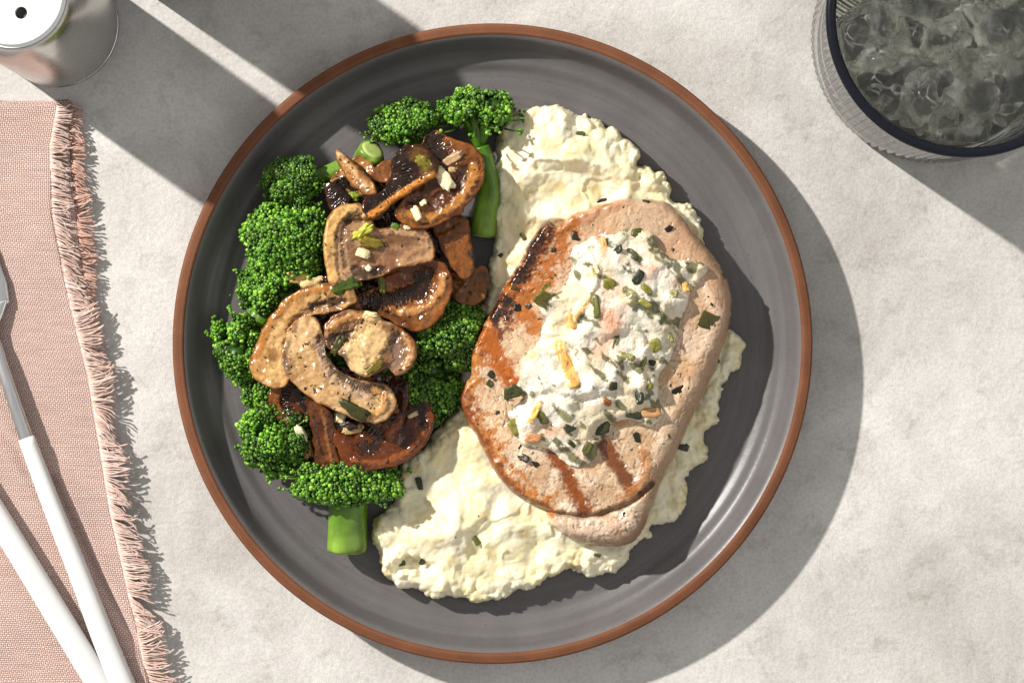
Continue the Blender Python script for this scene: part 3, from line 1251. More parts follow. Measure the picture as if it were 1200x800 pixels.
# head with tines running out of the picture
pth = catmull([(-22, 366), (-29, 345), (-36, 325), (-44, 303)], 6, closed=False)
s_ = np.linspace(0, 1, len(pth))
V, F = sweep_flat(pth, np.interp(s_, [0, .35, 1], [11.9, 13.6, 13.4]) * MM, np.full(len(pth), 1.05 * MM), np.full(len(pth), CZ - 1.5 * MM), 28, 2.6)
part(fork, "head", V, F, M['fork_steel'])
for k in range(4):
    o_ = (k - 1.5) * 20
    p0 = np.array([(-42 + o_ * .94, 306 + o_ * -.35), (-55 + o_ * .9, 265 + o_ * -.34), (-68 + o_ * .88, 220 + o_ * -.33), (-80 + o_ * .86, 180 + o_ * -.33)])
    pth = catmull(p0, 5, closed=False)
    s_ = np.linspace(0, 1, len(pth))
    V, F = sweep_flat(pth, np.interp(s_, [0, .8, 1], [2.3, 1.7, .5]) * MM, np.interp(s_, [0, 1], [1.0, .6]) * MM, CZ - 1.5 * MM + 1.0 * MM * s_, 12, 2.4)
    part(fork, "tine", V, F, M['fork_steel'])

knife = thing("table_knife", "second white cutlery handle at the lower left of the fork", "knife", (*W(50, 690, 0), NZ))
pth = catmull([(-40, 520), (-12, 592), (22, 652), (58, 710), (96, 768), (128, 822), (150, 862), (170, 900)], 6, closed=False)
pth = catmull([(-62, 506), (-30, 560), (0, 610), (36, 669), (72, 728), (110, 790), (140, 840), (172, 892)], 6, closed=False)
s_ = np.linspace(0, 1, len(pth))
hw = np.interp(s_, [0, .3, .7, .95, 1], [4.2, 4.8, 5.2, 5.3, 4.0]) * MM
ht = np.interp(s_, [0, .3, .95, 1], [3.3, 3.8, 4.0, 3.0]) * MM
V, F = sweep_flat(pth, hw, ht, np.full(len(pth), CZ - .3 * MM), 28, 2.6)
part(knife, "handle", V, F, M['white'])
pth = catmull([(-60, 509), (-90, 455), (-130, 390), (-170, 330), (-210, 270)], 6, closed=False)
s_ = np.linspace(0, 1, len(pth))
V, F = sweep_flat(pth, np.interp(s_, [0, .15, .4, .85, 1], [3, 5, 8, 8.5, 1]) * MM, np.interp(s_, [0, .2, 1], [2.4, 1.0, .5]) * MM, np.full(len(pth), CZ), 20, 2.2)
part(knife, "blade", V, F, M['fork_steel'])

# ------------------------------------------------------------------ mashed potato
FZ = FLOOR + .25 * MM
mash_out = [(583, 152), (598, 133), (622, 124), (655, 120), (670, 129), (690, 134), (706, 146), (724, 151), (739, 166), (748, 180), (745, 194), (766, 198), (783, 213), (790, 234), (808, 241),
            (822, 258), (826, 285), (840, 330), (850, 380), (864, 391), (874, 404), (869, 425), (853, 440), (844, 470), (842, 498), (824, 512), (831, 536), (814, 550), (802, 560), (806, 585),
            (790, 611), (766, 616), (762, 630), (745, 640), (735, 655), (720, 667), (692, 679), (674, 668), (660, 671), (640, 679), (630, 691), (608, 691), (590, 703), (560, 705), (540, 698),
            (502, 702), (488, 690), (468, 688), (450, 671), (443, 650), (432, 630), (440, 606), (458, 592), (466, 565), (470, 540), (496, 520), (515, 500), (535, 470), (530, 442), (548, 420),
            (558, 385), (566, 350), (571, 312), (578, 285), (573, 256), (580, 230), (576, 200), (582, 175)]


def mash_ragged(X, Y):
    f1, f2, _ = worley(X * 190 + 3, Y * 190, 4)
    g1, _, _ = worley(X * 420 + 3, Y * 420, 14)
    return (2.6 * (0.55 - f1) + 1.0 * (0.5 - g1) + 1.2 * fbm(X * 120, Y * 120, seed=2, octv=4)) * MM


def mash_top(D, X, Y):
    px, py = X / (S * .986) + 600, 400 - Y / (S * .986)
    wx = X + 2.0 * MM * fbm(X * 90, Y * 90, seed=61, octv=3)
    wy = Y + 2.0 * MM * fbm(X * 90, Y * 90, seed=62, octv=3)
    f1, f2, idr = worley(wx * 150, wy * 150, 8)
    g1, g2, _ = worley(wx * 300, wy * 300, 18)
    side = (1 - (1 - np.clip(D / (3.6 * MM), 0, 1)) ** 2) ** .5
    dome = sstep(0, 26 * MM, D)
    inn = sstep(4 * MM, 13 * MM, D + 3 * MM * fbm(X * 60, Y * 60, seed=39, octv=2))
    crumb = (np.sqrt(np.clip(.8 - f1, 0, 1) + .02) - .45) * 3.2 * (1 - .72 * inn) + np.sqrt(np.clip(.7 - g1, 0, 1)) * 1.1 * (1 - .9 * inn)
    flake = sstep(-.1, .6, fbm(wx * 60, wy * 60, seed=35, octv=3)) * 1.0
    smear = 1.6 * fbm(wx * 38, wy * 38, seed=31, octv=2) + flake - .9 * sstep(.5, .7, fbm(wx * 120 + 4, wy * 130, seed=37, octv=2))
    heap = fbm(wx * 70 + 2, wy * 70, seed=38, octv=2)
    k1, _, _ = worley(wx * 85 + 7, wy * 85, 28)
    big = 2.0 * sstep(-.6, .8, heap) + 2.6 * np.sqrt(np.clip(.8 - k1, 0, 1) + .03)
    h = 5.2 + 4.2 * dome + crumb + smear * (.35 + .8 * dome) + big
    up = np.exp(-(((px - 660) / 70) ** 2 + ((py - 185) / 55) ** 2))
    lo = np.exp(-(((px - 560) / 75) ** 2 + ((py - 620) / 55) ** 2))
    h = h + 4.0 * up + 2.2 * lo
    # scoops left by the spoon, with a lip on their upper side
    for (cx, cy, rx, ry, dp) in ((668, 222, 62, 34, 3.4), (590, 640, 60, 34, 1.6), (505, 600, 34, 30, 1.2)):
        q = np.hypot((px - cx) / rx, (py - cy) / ry) + .16 * fbm(px / 30, py / 30, seed=44)
        h = h - dp * (1 - sstep(.55, 1.0, q)) + .35 * dp * np.exp(-((q - 1.08) / .14) ** 2)
    q = np.hypot((px - 482) / 27, (py - 664) / 13) + .45 * fbm(px / 16, py / 16, seed=46, octv=3)
    h = h - 4.5 * (1 - sstep(.5, 1.05, q))
    return FZ + np.clip(h, .4, 30) * side * MM


def mash_col(D, X, Y):
    c = np.empty((len(X), 4))
    a, b_ = A(247, 239, 208), A(241, 229, 184)
    t = sstep(-.4, .6, fbm(X * 130, Y * 130, seed=71, octv=4))[:, None]
    c[:, :3] = a * (1 - t) + b_ * t
    # yellowish potato pockets, bits of skin
    f1, _, idr = worley(X * 70 + 5, Y * 70, 33)
    m = (1 - sstep(.10, .22, f1)) * (idr > .62)
    c[:, :3] = c[:, :3] * (1 - .55 * m[:, None]) + A(205, 180, 110) * .55 * m[:, None]
    # pan juice soaked in beside the mushrooms
    px, py = X / (S * .986) + 600, 400 - Y / (S * .986)
    j_ = np.exp(-(((px - 520) / 34) ** 2 + ((py - 512) / 34) ** 2)) * (.5 + .5 * fbm(X * 120, Y * 120, seed=81))
    c[:, :3] = c[:, :3] * (1 - .45 * j_[:, None]) + A(170, 140, 85) * .45 * j_[:, None]
    c[:, 3] = .35
    return c


def crumble(V):
    n1 = vnoise(V[:, 0] * 700, V[:, 1] * 700, V[:, 2] * 700, seed=91)
    n2 = vnoise(V[:, 0] * 700 + 50, V[:, 1] * 700, V[:, 2] * 700, seed=92)
    n3 = vnoise(V[:, 0] * 700, V[:, 1] * 700 + 50, V[:, 2] * 700, seed=93)
    k = sstep(FZ + .5 * MM, FZ + 2 * MM, V[:, 2])[:, None]
    return np.stack([n1, n2, n3 * .6], 1) * .26 * MM * k


mash = slab(mash_out, .014, .42 * MM, mash_top, lambda D, X, Y: np.full(X.shape, FZ), ragged=mash_ragged, base=mash_col, jitter=crumble, n=5)
potato = thing("mashed_potato", "pale creamy mashed potato heap spread beneath the pork chop", "mashed potato", (*W(640, 420, 0), FZ))
part(potato, "mash", mash.V, mash.F, M['mash'], col=mash.C)


def leaf_bit(L, w, t_, seed, n_=10):
    """torn flat piece: an irregular many-sided prism, slightly curled"""
    r = np.random.default_rng(seed + 900)
    th = np.linspace(0, 2 * np.pi, n_, endpoint=False) + r.uniform(-.2, .2, n_)
    pw = 2 / r.uniform(2.4, 5)
    R_ = r.uniform(.78, 1.12, n_)
    ex, ey = np.sign(np.cos(th)) * np.abs(np.cos(th)) ** pw * R_, np.sign(np.sin(th)) * np.abs(np.sin(th)) ** pw * R_
    rings = []
    for s_, zz in ((0, .5), (.55, .55), (.92, .5), (1.0, .15), (1.0, -.3), (.9, -.5), (0, -.5)):
        rings.append(np.stack([ex * s_ * L / 2, ey * s_ * w / 2, np.full(n_, zz * t_)], 1))
    V = np.array(rings).reshape(-1, 3)
    V[:, 2] += r.uniform(-.5, .5) * (V[:, 0] / L * 2) ** 2 * min(L, 6) * .12 + r.uniform(-.5, .5) * (V[:, 1] / w * 2) ** 2 * min(w, 5) * .12
    V[:, 2] += .12 * r.normal(0, 1, len(V)) * t_
    m_ = len(rings)
    i_ = np.arange(m_ - 1)[:, None]
    j_ = np.arange(n_)[None, :]
    j2 = (j_ + 1) % n_
    F = np.stack([i_ * n_ + j_, (i_ + 1) * n_ + j_, (i_ + 1) * n_ + j2, i_ * n_ + j2], -1).reshape(-1, 4)
    return V * MM, F


def put_bits(parent, sl, spots, cols, mat, name, thick=.5, sink=.1, seed=0, tilt=.25):
    """spots: px, py, length px, width px, angle"""
    r = np.random.default_rng(seed)
    for k, (px, py, L, w, an) in enumerate(spots):
        zg = float(np.median(sl.z))
        for _ in range(3):
            x, y = W(px, py, zg)
            zz = float(sl.sample(x, y)[0])
            if zz > 0:
                zg = zz
        v, f = leaf_bit(L * S / MM, w * S / MM, thick, seed * 50 + k)
        v = v @ rotm(r.normal(0, tilt), r.normal(0, tilt), math.radians(-an)).T + [float(x), float(y), zg + (thick * .5 - sink) * MM]
        c = cols[k % len(cols)] * r.uniform(.75, 1.25)
        part(parent, name, v, f, mat, col=np.tile(np.append(c, .6), (len(v), 1)))


herbcols = [A(78, 84, 34), A(52, 54, 22), A(96, 98, 44), A(40, 42, 20)]
put_bits(potato, mash, [(680, 158, 15, 10, -20), (492, 567, 17, 9, 75), (559, 633, 12, 9, 60), (497, 656, 15, 10, -40), (471, 660, 10, 6, -20), (802, 523, 16, 12, 10), (613, 277, 10, 5, 60),
                        (586, 300, 9, 5, -30), (700, 650, 9, 5, 20), (748, 612, 9, 6, 40), (840, 423, 8, 5, 10)], herbcols, M['herb'], "herb_piece", .5, .15, 3)
V, F, C = flecks(mash, 70, 4, .4, 1.1)
part(potato, "herb_flecks", V, F, M['herb'], col=C, stuff=True)

# ------------------------------------------------------------------ pork chop
chop_out = [(652, 264), (668, 252), (690, 244), (720, 233), (758, 232), (786, 240), (806, 258), (826, 284), (845, 310), (857, 340), (859, 372), (851, 402), (836, 440), (817, 480), (802, 510),
            (787, 545), (772, 573), (764, 600), (752, 627), (735, 639), (706, 642), (672, 633), (648, 618), (640, 603), (624, 591), (601, 578), (582, 556), (568, 530), (551, 500), (538, 466),
            (545, 447), (552, 440), (552, 410), (566, 380), (586, 345), (606, 310), (621, 284), (634, 262), (643, 256)]


def chop_px(X, Y):
    return X / (S * .976) + 600, 400 - Y / (S * .976)


def chop_top(D, X, Y):
    px, py = chop_px(X, Y)
    right = sstep(640, 820, px + (py - 400) * .35)
    w = (2.4 + 4.6 * right) * MM
    q = np.clip(D / w, 0, 1)
    side = (1 - (1 - q) ** 2) ** .5
    f1, f2, _ = worley(X * 170 + .6 * fbm(X * 190, Y * 190, seed=3), Y * 120 + X * 60 + .6 * fbm(X * 190, Y * 190, seed=33), 7)
    g1, g2, _ = worley(X * 330, Y * 330 + .4 * fbm(X * 300, Y * 300, seed=4), 17)
    inn = sstep(2 * MM, 6 * MM, D)
    gr = (-.42 * np.exp(-((f2 - f1) / .05) ** 2) - .2 * np.exp(-((g2 - g1) / .07) ** 2)) * inn
    crust = (1 - sstep(2 * MM, 7 * MM, D)) * (1 - right)
    h = 9.6 * side + 1.6 * sstep(2 * MM, 34 * MM, D) + .5 * np.exp(-((D - 8 * MM) / (2.5 * MM)) ** 2) * right + .55 * crust * fbm(X * 420, Y * 420, seed=27, octv=3) + 1.1 * fbm(X * 45, Y * 45, seed=23, octv=3) * inn + .16 * fbm(X * 220, Y * 220, seed=25, octv=2) + gr
    return CHZ + h * MM


CHZ = .0172
GRV = [(636, 598), (662, 602), (690, 604), (716, 597), (742, 586), (764, 566)]
BR, DB, OR = A(150, 82, 38), A(58, 27, 14), A(196, 112, 52)
chop_strokes = [
    dict(pts=GRV, w=5, dz=-3.4, soft=.9, nz=.2, col=A(120, 78, 58), a=.5),
    dict(pts=[(648, 620), (672, 622), (706, 618), (738, 608)], w=15, dz=.9, soft=1., col=A(218, 188, 164), a=.6),
    dict(pts=[(660, 630), (700, 640), (738, 634), (756, 605)], w=9, soft=.9, col=A(150, 112, 90), a=.7),
    # browned left flank
    dict(pts=[(650, 262), (628, 292), (604, 330), (584, 365), (566, 398), (556, 430), (545, 458), (556, 492), (575, 525), (590, 552), (612, 576), (640, 592)], w=19, soft=.75, col=A(186, 112, 40), a=.95, wet=.35, nz=.8),
    dict(pts=[(645, 268), (625, 298), (603, 334), (583, 370), (566, 402)], w=14, soft=.6, col=A(104, 50, 24), a=.95, wet=.5, nz=1.2),
    dict(pts=[(640, 272), (620, 306), (602, 338), (586, 366)], w=9, soft=.6, col=A(44, 20, 11), a=.95, wet=1, nz=1.1, dz=.5),
    dict(pts=[(541, 462), (553, 494), (572, 528), (588, 556), (610, 578)], w=11, soft=.7, col=A(134, 70, 30), a=.95, wet=.25, nz=1.0),
    dict(pts=[(604, 580), (622, 588), (640, 594)], w=7, soft=.7, col=A(120, 66, 32), a=.8, nz=.6),
    # seared bands of the pan across the face
    dict(pts=[(672, 262), (654, 290), (640, 322), (622, 346), (612, 372)], w=16, soft=.8, col=A(176, 100, 34), a=.95, wet=.5, nz=.7),
    dict(pts=[(600, 340), (618, 366), (628, 384)], w=13, soft=.8, col=A(178, 102, 36), a=.95, wet=.5, nz=.5),
    dict(pts=[(572, 392), (582, 418), (596, 444), (604, 452)], w=14, soft=.6, col=A(174, 92, 26), a=1, wet=.5, nz=.4),
    dict(pts=[(690, 255), (704, 245), (722, 240)], w=14, soft=.95, col=A(196, 134, 92), a=.6, nz=.5),
    dict(pts=[(646, 524), (660, 548), (672, 572), (684, 596)], w=11, soft=.6, col=A(138, 72, 26), a=1, nz=.35, dz=-.35),
    dict(pts=[(700, 508), (714, 530), (730, 556), (742, 574)], w=11, soft=.65, col=A(124, 70, 34), a=1, nz=.35, dz=-.35),
    dict(pts=[(756, 530), (758, 552), (746, 570), (730, 582)], w=10, soft=.8, col=A(178, 116, 62), a=.85, nz=.4, dz=.5),
    dict(pts=[(820, 330), (832, 352), (842, 372)], w=10, soft=.9, col=A(232, 200, 172), a=.55),
    dict(pts=[(826, 400), (816, 420)], w=9, soft=.9, col=A(234, 205, 178), a=.55),
    dict(pts=[(776, 300), (796, 282), (808, 274)], w=12, soft=.9, col=A(200, 152, 120), a=.5),
]


def chop_col(D, X, Y):
    px, py = chop_px(X, Y)
    c = np.empty((len(X), 4))
    a, b_ = A(230, 208, 180), A(216, 186, 150)
    t = sstep(-.5, .6, fbm(X * 80, Y * 80, seed=12, octv=4))[:, None]
    c[:, :3] = a * (1 - t) + b_ * t
    ca, sa = math.cos(1.1), math.sin(1.1)
    fu, fv = X * ca + Y * sa, -X * sa + Y * ca
    fib = fbm(fu * 170, fv * 900, seed=55, octv=3)[:, None]
    c[:, :3] *= 1 + .20 * fib
    blo = sstep(.05, .6, fbm(X * 150, Y * 150, seed=57, octv=5))[:, None] * .62
    c[:, :3] = c[:, :3] * (1 - blo) + A(188, 142, 98) * blo
    f1, f2, _ = worley(X * 170 + .6 * fbm(X * 190, Y * 190, seed=3), Y * 120 + X * 60 + .6 * fbm(X * 190, Y * 190, seed=33), 7)
    g = np.exp(-((f2 - f1) / .038) ** 2)[:, None] * sstep(-.5, .3, fbm(X * 90, Y * 90, seed=58, octv=2))[:, None]
    c[:, :3] = c[:, :3] * (1 - .8 * g) + A(128, 80, 56) * .8 * g
    h1, h2, _ = worley(fu * 190 + .5 * fbm(X * 300, Y * 300, seed=59), fv * 430, 19)
    g = np.exp(-((h2 - h1) / .07) ** 2)[:, None]
    c[:, :3] = c[:, :3] * (1 - .42 * g) + A(150, 104, 76) * .42 * g
    # greyer flank on the right, its shade painted into the meat colour
    r_ = (1 - sstep(3 * MM, 9 * MM, D)) * sstep(700, 800, px + (py - 400) * .3)
    c[:, :3] = c[:, :3] * (1 - .8 * r_[:, None]) + A(164, 130, 98) * .8 * r_[:, None]
    u = sstep(470, 330, py) * sstep(600, 700, px) * .6
    c[:, :3] = c[:, :3] * (1 - u[:, None]) + A(186, 146, 112) * u[:, None]
    c[:, 3] = np.clip(.75 + .45 * fbm(X * 120, Y * 120, seed=28, octv=3), 0, 1)
    return c


chop_s = slab(chop_out, .024, .40 * MM, chop_top, lambda D, X, Y: CHZ - 2.6 * MM * sstep(0, 6 * MM, D), strokes=chop_strokes, base=chop_col,
              ragged=lambda X, Y: .7 * MM * fbm(X * 160, Y * 160, seed=21, octv=4), n=6)
chop = thing("pork_chop", "seared pork chop with browned edge lying on mashed potato", "pork chop", (*W(700, 430, 0), CHZ - 2.6 * MM))
part(chop, "meat", chop_s.V, chop_s.F, M['pork'], col=chop_s.C)
V, F, C = flecks(chop_s, 130, 6, .35, 2.2)
part(chop, "pepper_flecks", V, F, M['herb'], col=C, stuff=True)
put_bits(chop, chop_s, [(676, 277, 14, 12, 20), (831, 376, 25, 20, 15), (798, 457, 25, 10, -12), (613, 536, 16, 9, 25), (577, 437, 14, 10, -50), (574, 449, 9, 8, 30), (608, 360, 12, 9, 0), (619, 358, 8, 7, 30),
                        (648, 293, 7, 6, 0), (583, 483, 6, 5, 0), (784, 268, 11, 7, -30), (848, 323, 9, 5, 60), (746, 512, 14, 8, 70), (784, 510, 8, 3, 70), (705, 235, 12, 4, -15), (757, 236, 9, 4, 10),
                        (628, 542, 12, 8, 60), (602, 337, 8, 6, 10), (596, 352, 8, 8, 40)],
         [A(48, 40, 20), A(66, 62, 26), A(34, 26, 16), A(58, 50, 24)], M['herb'], "herb_flake", .45, .12, 9, .15)

# ------------------------------------------------------------------ creamy topping
cream_out = [(668, 292), (690, 278), (718, 273), (746, 267), (766, 275), (776, 290), (796, 304), (824, 307), (829, 316), (814, 335), (809, 356), (801, 372), (797, 396), (787, 420), (776, 440), (771, 464),
             (779, 484), (761, 497), (741, 494), (722, 500), (706, 510), (696, 535), (681, 546), (664, 543), (650, 530), (634, 522), (612, 523), (597, 506), (598, 489), (610, 470), (607, 448),
             (614, 420), (628, 396), (642, 378), (640, 366), (626, 356), (640, 341), (656, 336), (667, 316)]


def cream_top(D, X, Y):
    wx = X + 2.6 * MM * fbm(X * 110, Y * 110, seed=161, octv=3)
    wy = Y + 2.6 * MM * fbm(X * 110, Y * 110, seed=162, octv=3)
    rid = 1 - np.sqrt(np.abs(fbm(wx * 85, wy * 85, seed=131, octv=2)) ** 2 + .05)
    rid2 = vnoise(wx * 210, wy * 210, seed=141)
    f1, f2, _ = worley(wx * 105, wy * 105, 78)
    side = (1 - (1 - np.clip(D / (4.5 * MM), 0, 1)) ** 2) ** .5
    h = side * (4.4 + 4.2 * sstep(0, 22 * MM, D) + 3.6 * (rid - .6) + .35 * rid2 + 1.7 * np.sqrt(np.clip(.68 - f1, 0, 1)) - .9 + 1.6 * fbm(X * 50, Y * 50, seed=151, octv=2))
    b_ = chop_s.sample(X, Y)
    b_ = np.where(b_ < 0, CHZ + .009, b_)
    return b_ + np.maximum(h, .25 * side) * MM


def cream_col(D, X, Y):
    px, py = X / (S * .964) + 600, 400 - Y / (S * .964)
    c = np.empty((len(X), 4))
    a, b_ = A(248, 240, 222, .74), A(244, 226, 192, .74)
    t = sstep(-.3, .7, fbm(X * 110, Y * 110, seed=112, octv=3))[:, None]
    c[:, :3] = a * (1 - t) + b_ * t
    p = fbm(X * 200, Y * 200, seed=113, octv=4)
    k = np.zeros(len(X))
    for (cx, cy, rx, ry, am) in ((715, 370, 17, 38, .9), (704, 400, 22, 26, .6), (770, 318, 20, 14, .75), (795, 330, 18, 9, .7), (640, 505, 24, 10, .8), (706, 292, 6, 18, .5), (745, 300, 22, 9, .3), (680, 535, 14, 8, .4), (662, 500, 14, 8, .5)):
        k = np.maximum(k, am * np.exp(-(((px - cx) / rx) ** 2 + ((py - cy) / ry) ** 2) ** 1.5) * sstep(-.55, .35, p))
    c[:, :3] = c[:, :3] * (1 - k[:, None]) + A(220, 160, 124) * k[:, None]
    # chopped-green stain and watery whey streaks
    g = .45 * sstep(.25, .7, fbm(X * 230 + 9, Y * 230, seed=119, octv=3))
    c[:, :3] = c[:, :3] * (1 - g[:, None]) + A(172, 172, 140) * g[:, None]
    # chopped greens just under the cream, thick on the right and along the lower edge
    den = .25 + .75 * np.maximum(sstep(700, 775, px + .25 * (py - 400)), sstep(468, 505, py))
    fu_, fv_ = X * .7 + Y * .7, -X * .7 + Y * .7
    st = fbm(fu_ * 330, fv_ * 170, seed=171, octv=4)
    gm = sstep(.40, .54, st + .40 * (den - .36))[:, None] * .85
    dk = sstep(-.3, .4, fbm(X * 300, Y * 300, seed=175, octv=2))[:, None]
    gcol = A(112, 112, 62) * (1 - dk) + A(72, 74, 34) * dk
    c[:, :3] = c[:, :3] * (1 - gm) + gcol * gm
    c[:, 3] = .7
    return c


O1 = A(246, 190, 96)
cream_strokes = [
    dict(pts=[(655, 406), (664, 424), (672, 448)], w=9, soft=.4, col=O1, a=.85, dz=.9, nz=.2),
    dict(pts=[(622, 492), (632, 474)], w=5, soft=.5, col=O1, a=.75, dz=.8, nz=.2),
    dict(pts=[(664, 372), (668, 384), (678, 366), (690, 352)], w=5, soft=.6, col=O1, a=.6, dz=.4, nz=.3),
    dict(pts=[(616, 420), (624, 416)], w=5, soft=.6, col=O1, a=.5, nz=.3),
    dict(pts=[(702, 276), (708, 292), (704, 308)], w=5, soft=.7, col=A(240, 168, 120), a=.6, nz=.3),
    dict(pts=[(688, 300), (700, 318), (690, 345), (668, 380)], w=6, soft=.9, dz=1.4, nz=.3),
    dict(pts=[(735, 420), (752, 440), (750, 470)], w=6, soft=.9, dz=1.4, nz=.3),
    dict(pts=[(745, 385), (756, 410), (738, 425)], w=7, soft=.9, dz=1.6, nz=.3),
    dict(pts=[(640, 460), (680, 468), (720, 462)], w=6, soft=.9, dz=-1.3, nz=.3),
]
cream_s = slab(cream_out, .036, .36 * MM, cream_top, lambda D, X, Y: np.where(chop_s.sample(X, Y) < 0, CHZ + .009, chop_s.sample(X, Y)) - .3 * MM, strokes=cream_strokes, base=cream_col,
               ragged=lambda X, Y: 2.0 * MM * fbm(X * 150, Y * 150, seed=121, octv=3), n=6)
cream = thing("creamy_relish", "white creamy relish with chopped greens and carrot heaped on the pork chop", "relish", (*W(710, 410, 0), CHZ + .009))
part(cream, "cream", cream_s.V, cream_s.F, M['cream'], col=cream_s.C)
olive = [A(128, 122, 48), A(98, 98, 46), A(66, 70, 36), A(150, 144, 70), A(50, 56, 34)]
put_bits(cream, cream_s, [(a_, b_, c_ * 1.25, d_ * 1.3, e_) for a_, b_, c_, d_, e_ in [(715, 335, 17, 12, 60), (697, 357, 24, 8, 85), (741, 298, 16, 7, 35), (756, 355, 15, 6, 35), (724, 294, 12, 6, -50), (640, 352, 26, 15, 25), (747, 272, 12, 8, 0),
                          (703, 500, 20, 16, -5), (768, 404, 14, 12, 70), (749, 466, 15, 9, 75), (760, 450, 12, 6, 60), (636, 490, 14, 9, 50), (600, 459, 18, 12, -30), (604, 500, 16, 10, 60),
                          (668, 500, 14, 9, -30), (735, 418, 17, 7, 15), (752, 428, 18, 5, -60), (719, 452, 8, 8, 0), (697, 318, 16, 4, 80), (748, 324, 16, 8, -60), (758, 340, 14, 6, 50),
                          (722, 400, 18, 4, -75), (775, 375, 14, 5, -60), (790, 345, 9, 8, 0), (742, 486, 16, 7, 10), (640, 335, 10, 4, -30), (688, 525, 14, 8, -70), (670, 520, 10, 5, 40),
                          (786, 395, 12, 5, 70), (762, 425, 10, 6, 20)]], olive, M['herb'], "green_piece", 1.3, .85, 21, .3)
put_bits(cream, cream_s, [(664, 426, 44, 14, 68), (627, 482, 24, 8, -62), (725, 494, 30, 13, 15), (762, 483, 28, 13, -5), (711, 471, 11, 9, 20), (625, 513, 20, 11, 10), (803, 336, 14, 9, 80),
                          (670, 376, 20, 7, 75), (708, 288, 22, 6, 80)],
         [A(248, 196, 110), A(246, 190, 104), A(226, 168, 104), A(222, 170, 116), A(176, 106, 56), A(214, 150, 100)], M['garlic'], "carrot_shred", 1.4, .75, 22, .2)

# ------------------------------------------------------------------ broccoli
BUDC = [np.array([.055, .150, .008]), np.array([.090, .215, .012]), np.array([.026, .080, .005]), np.array([.18, .345, .036]), np.array([.075, .195, .012])]
STC, STL = A(104, 142, 42), A(134, 166, 66)


def unit(v):
    v = np.asarray(v, float)
    return v / np.linalg.norm(v)


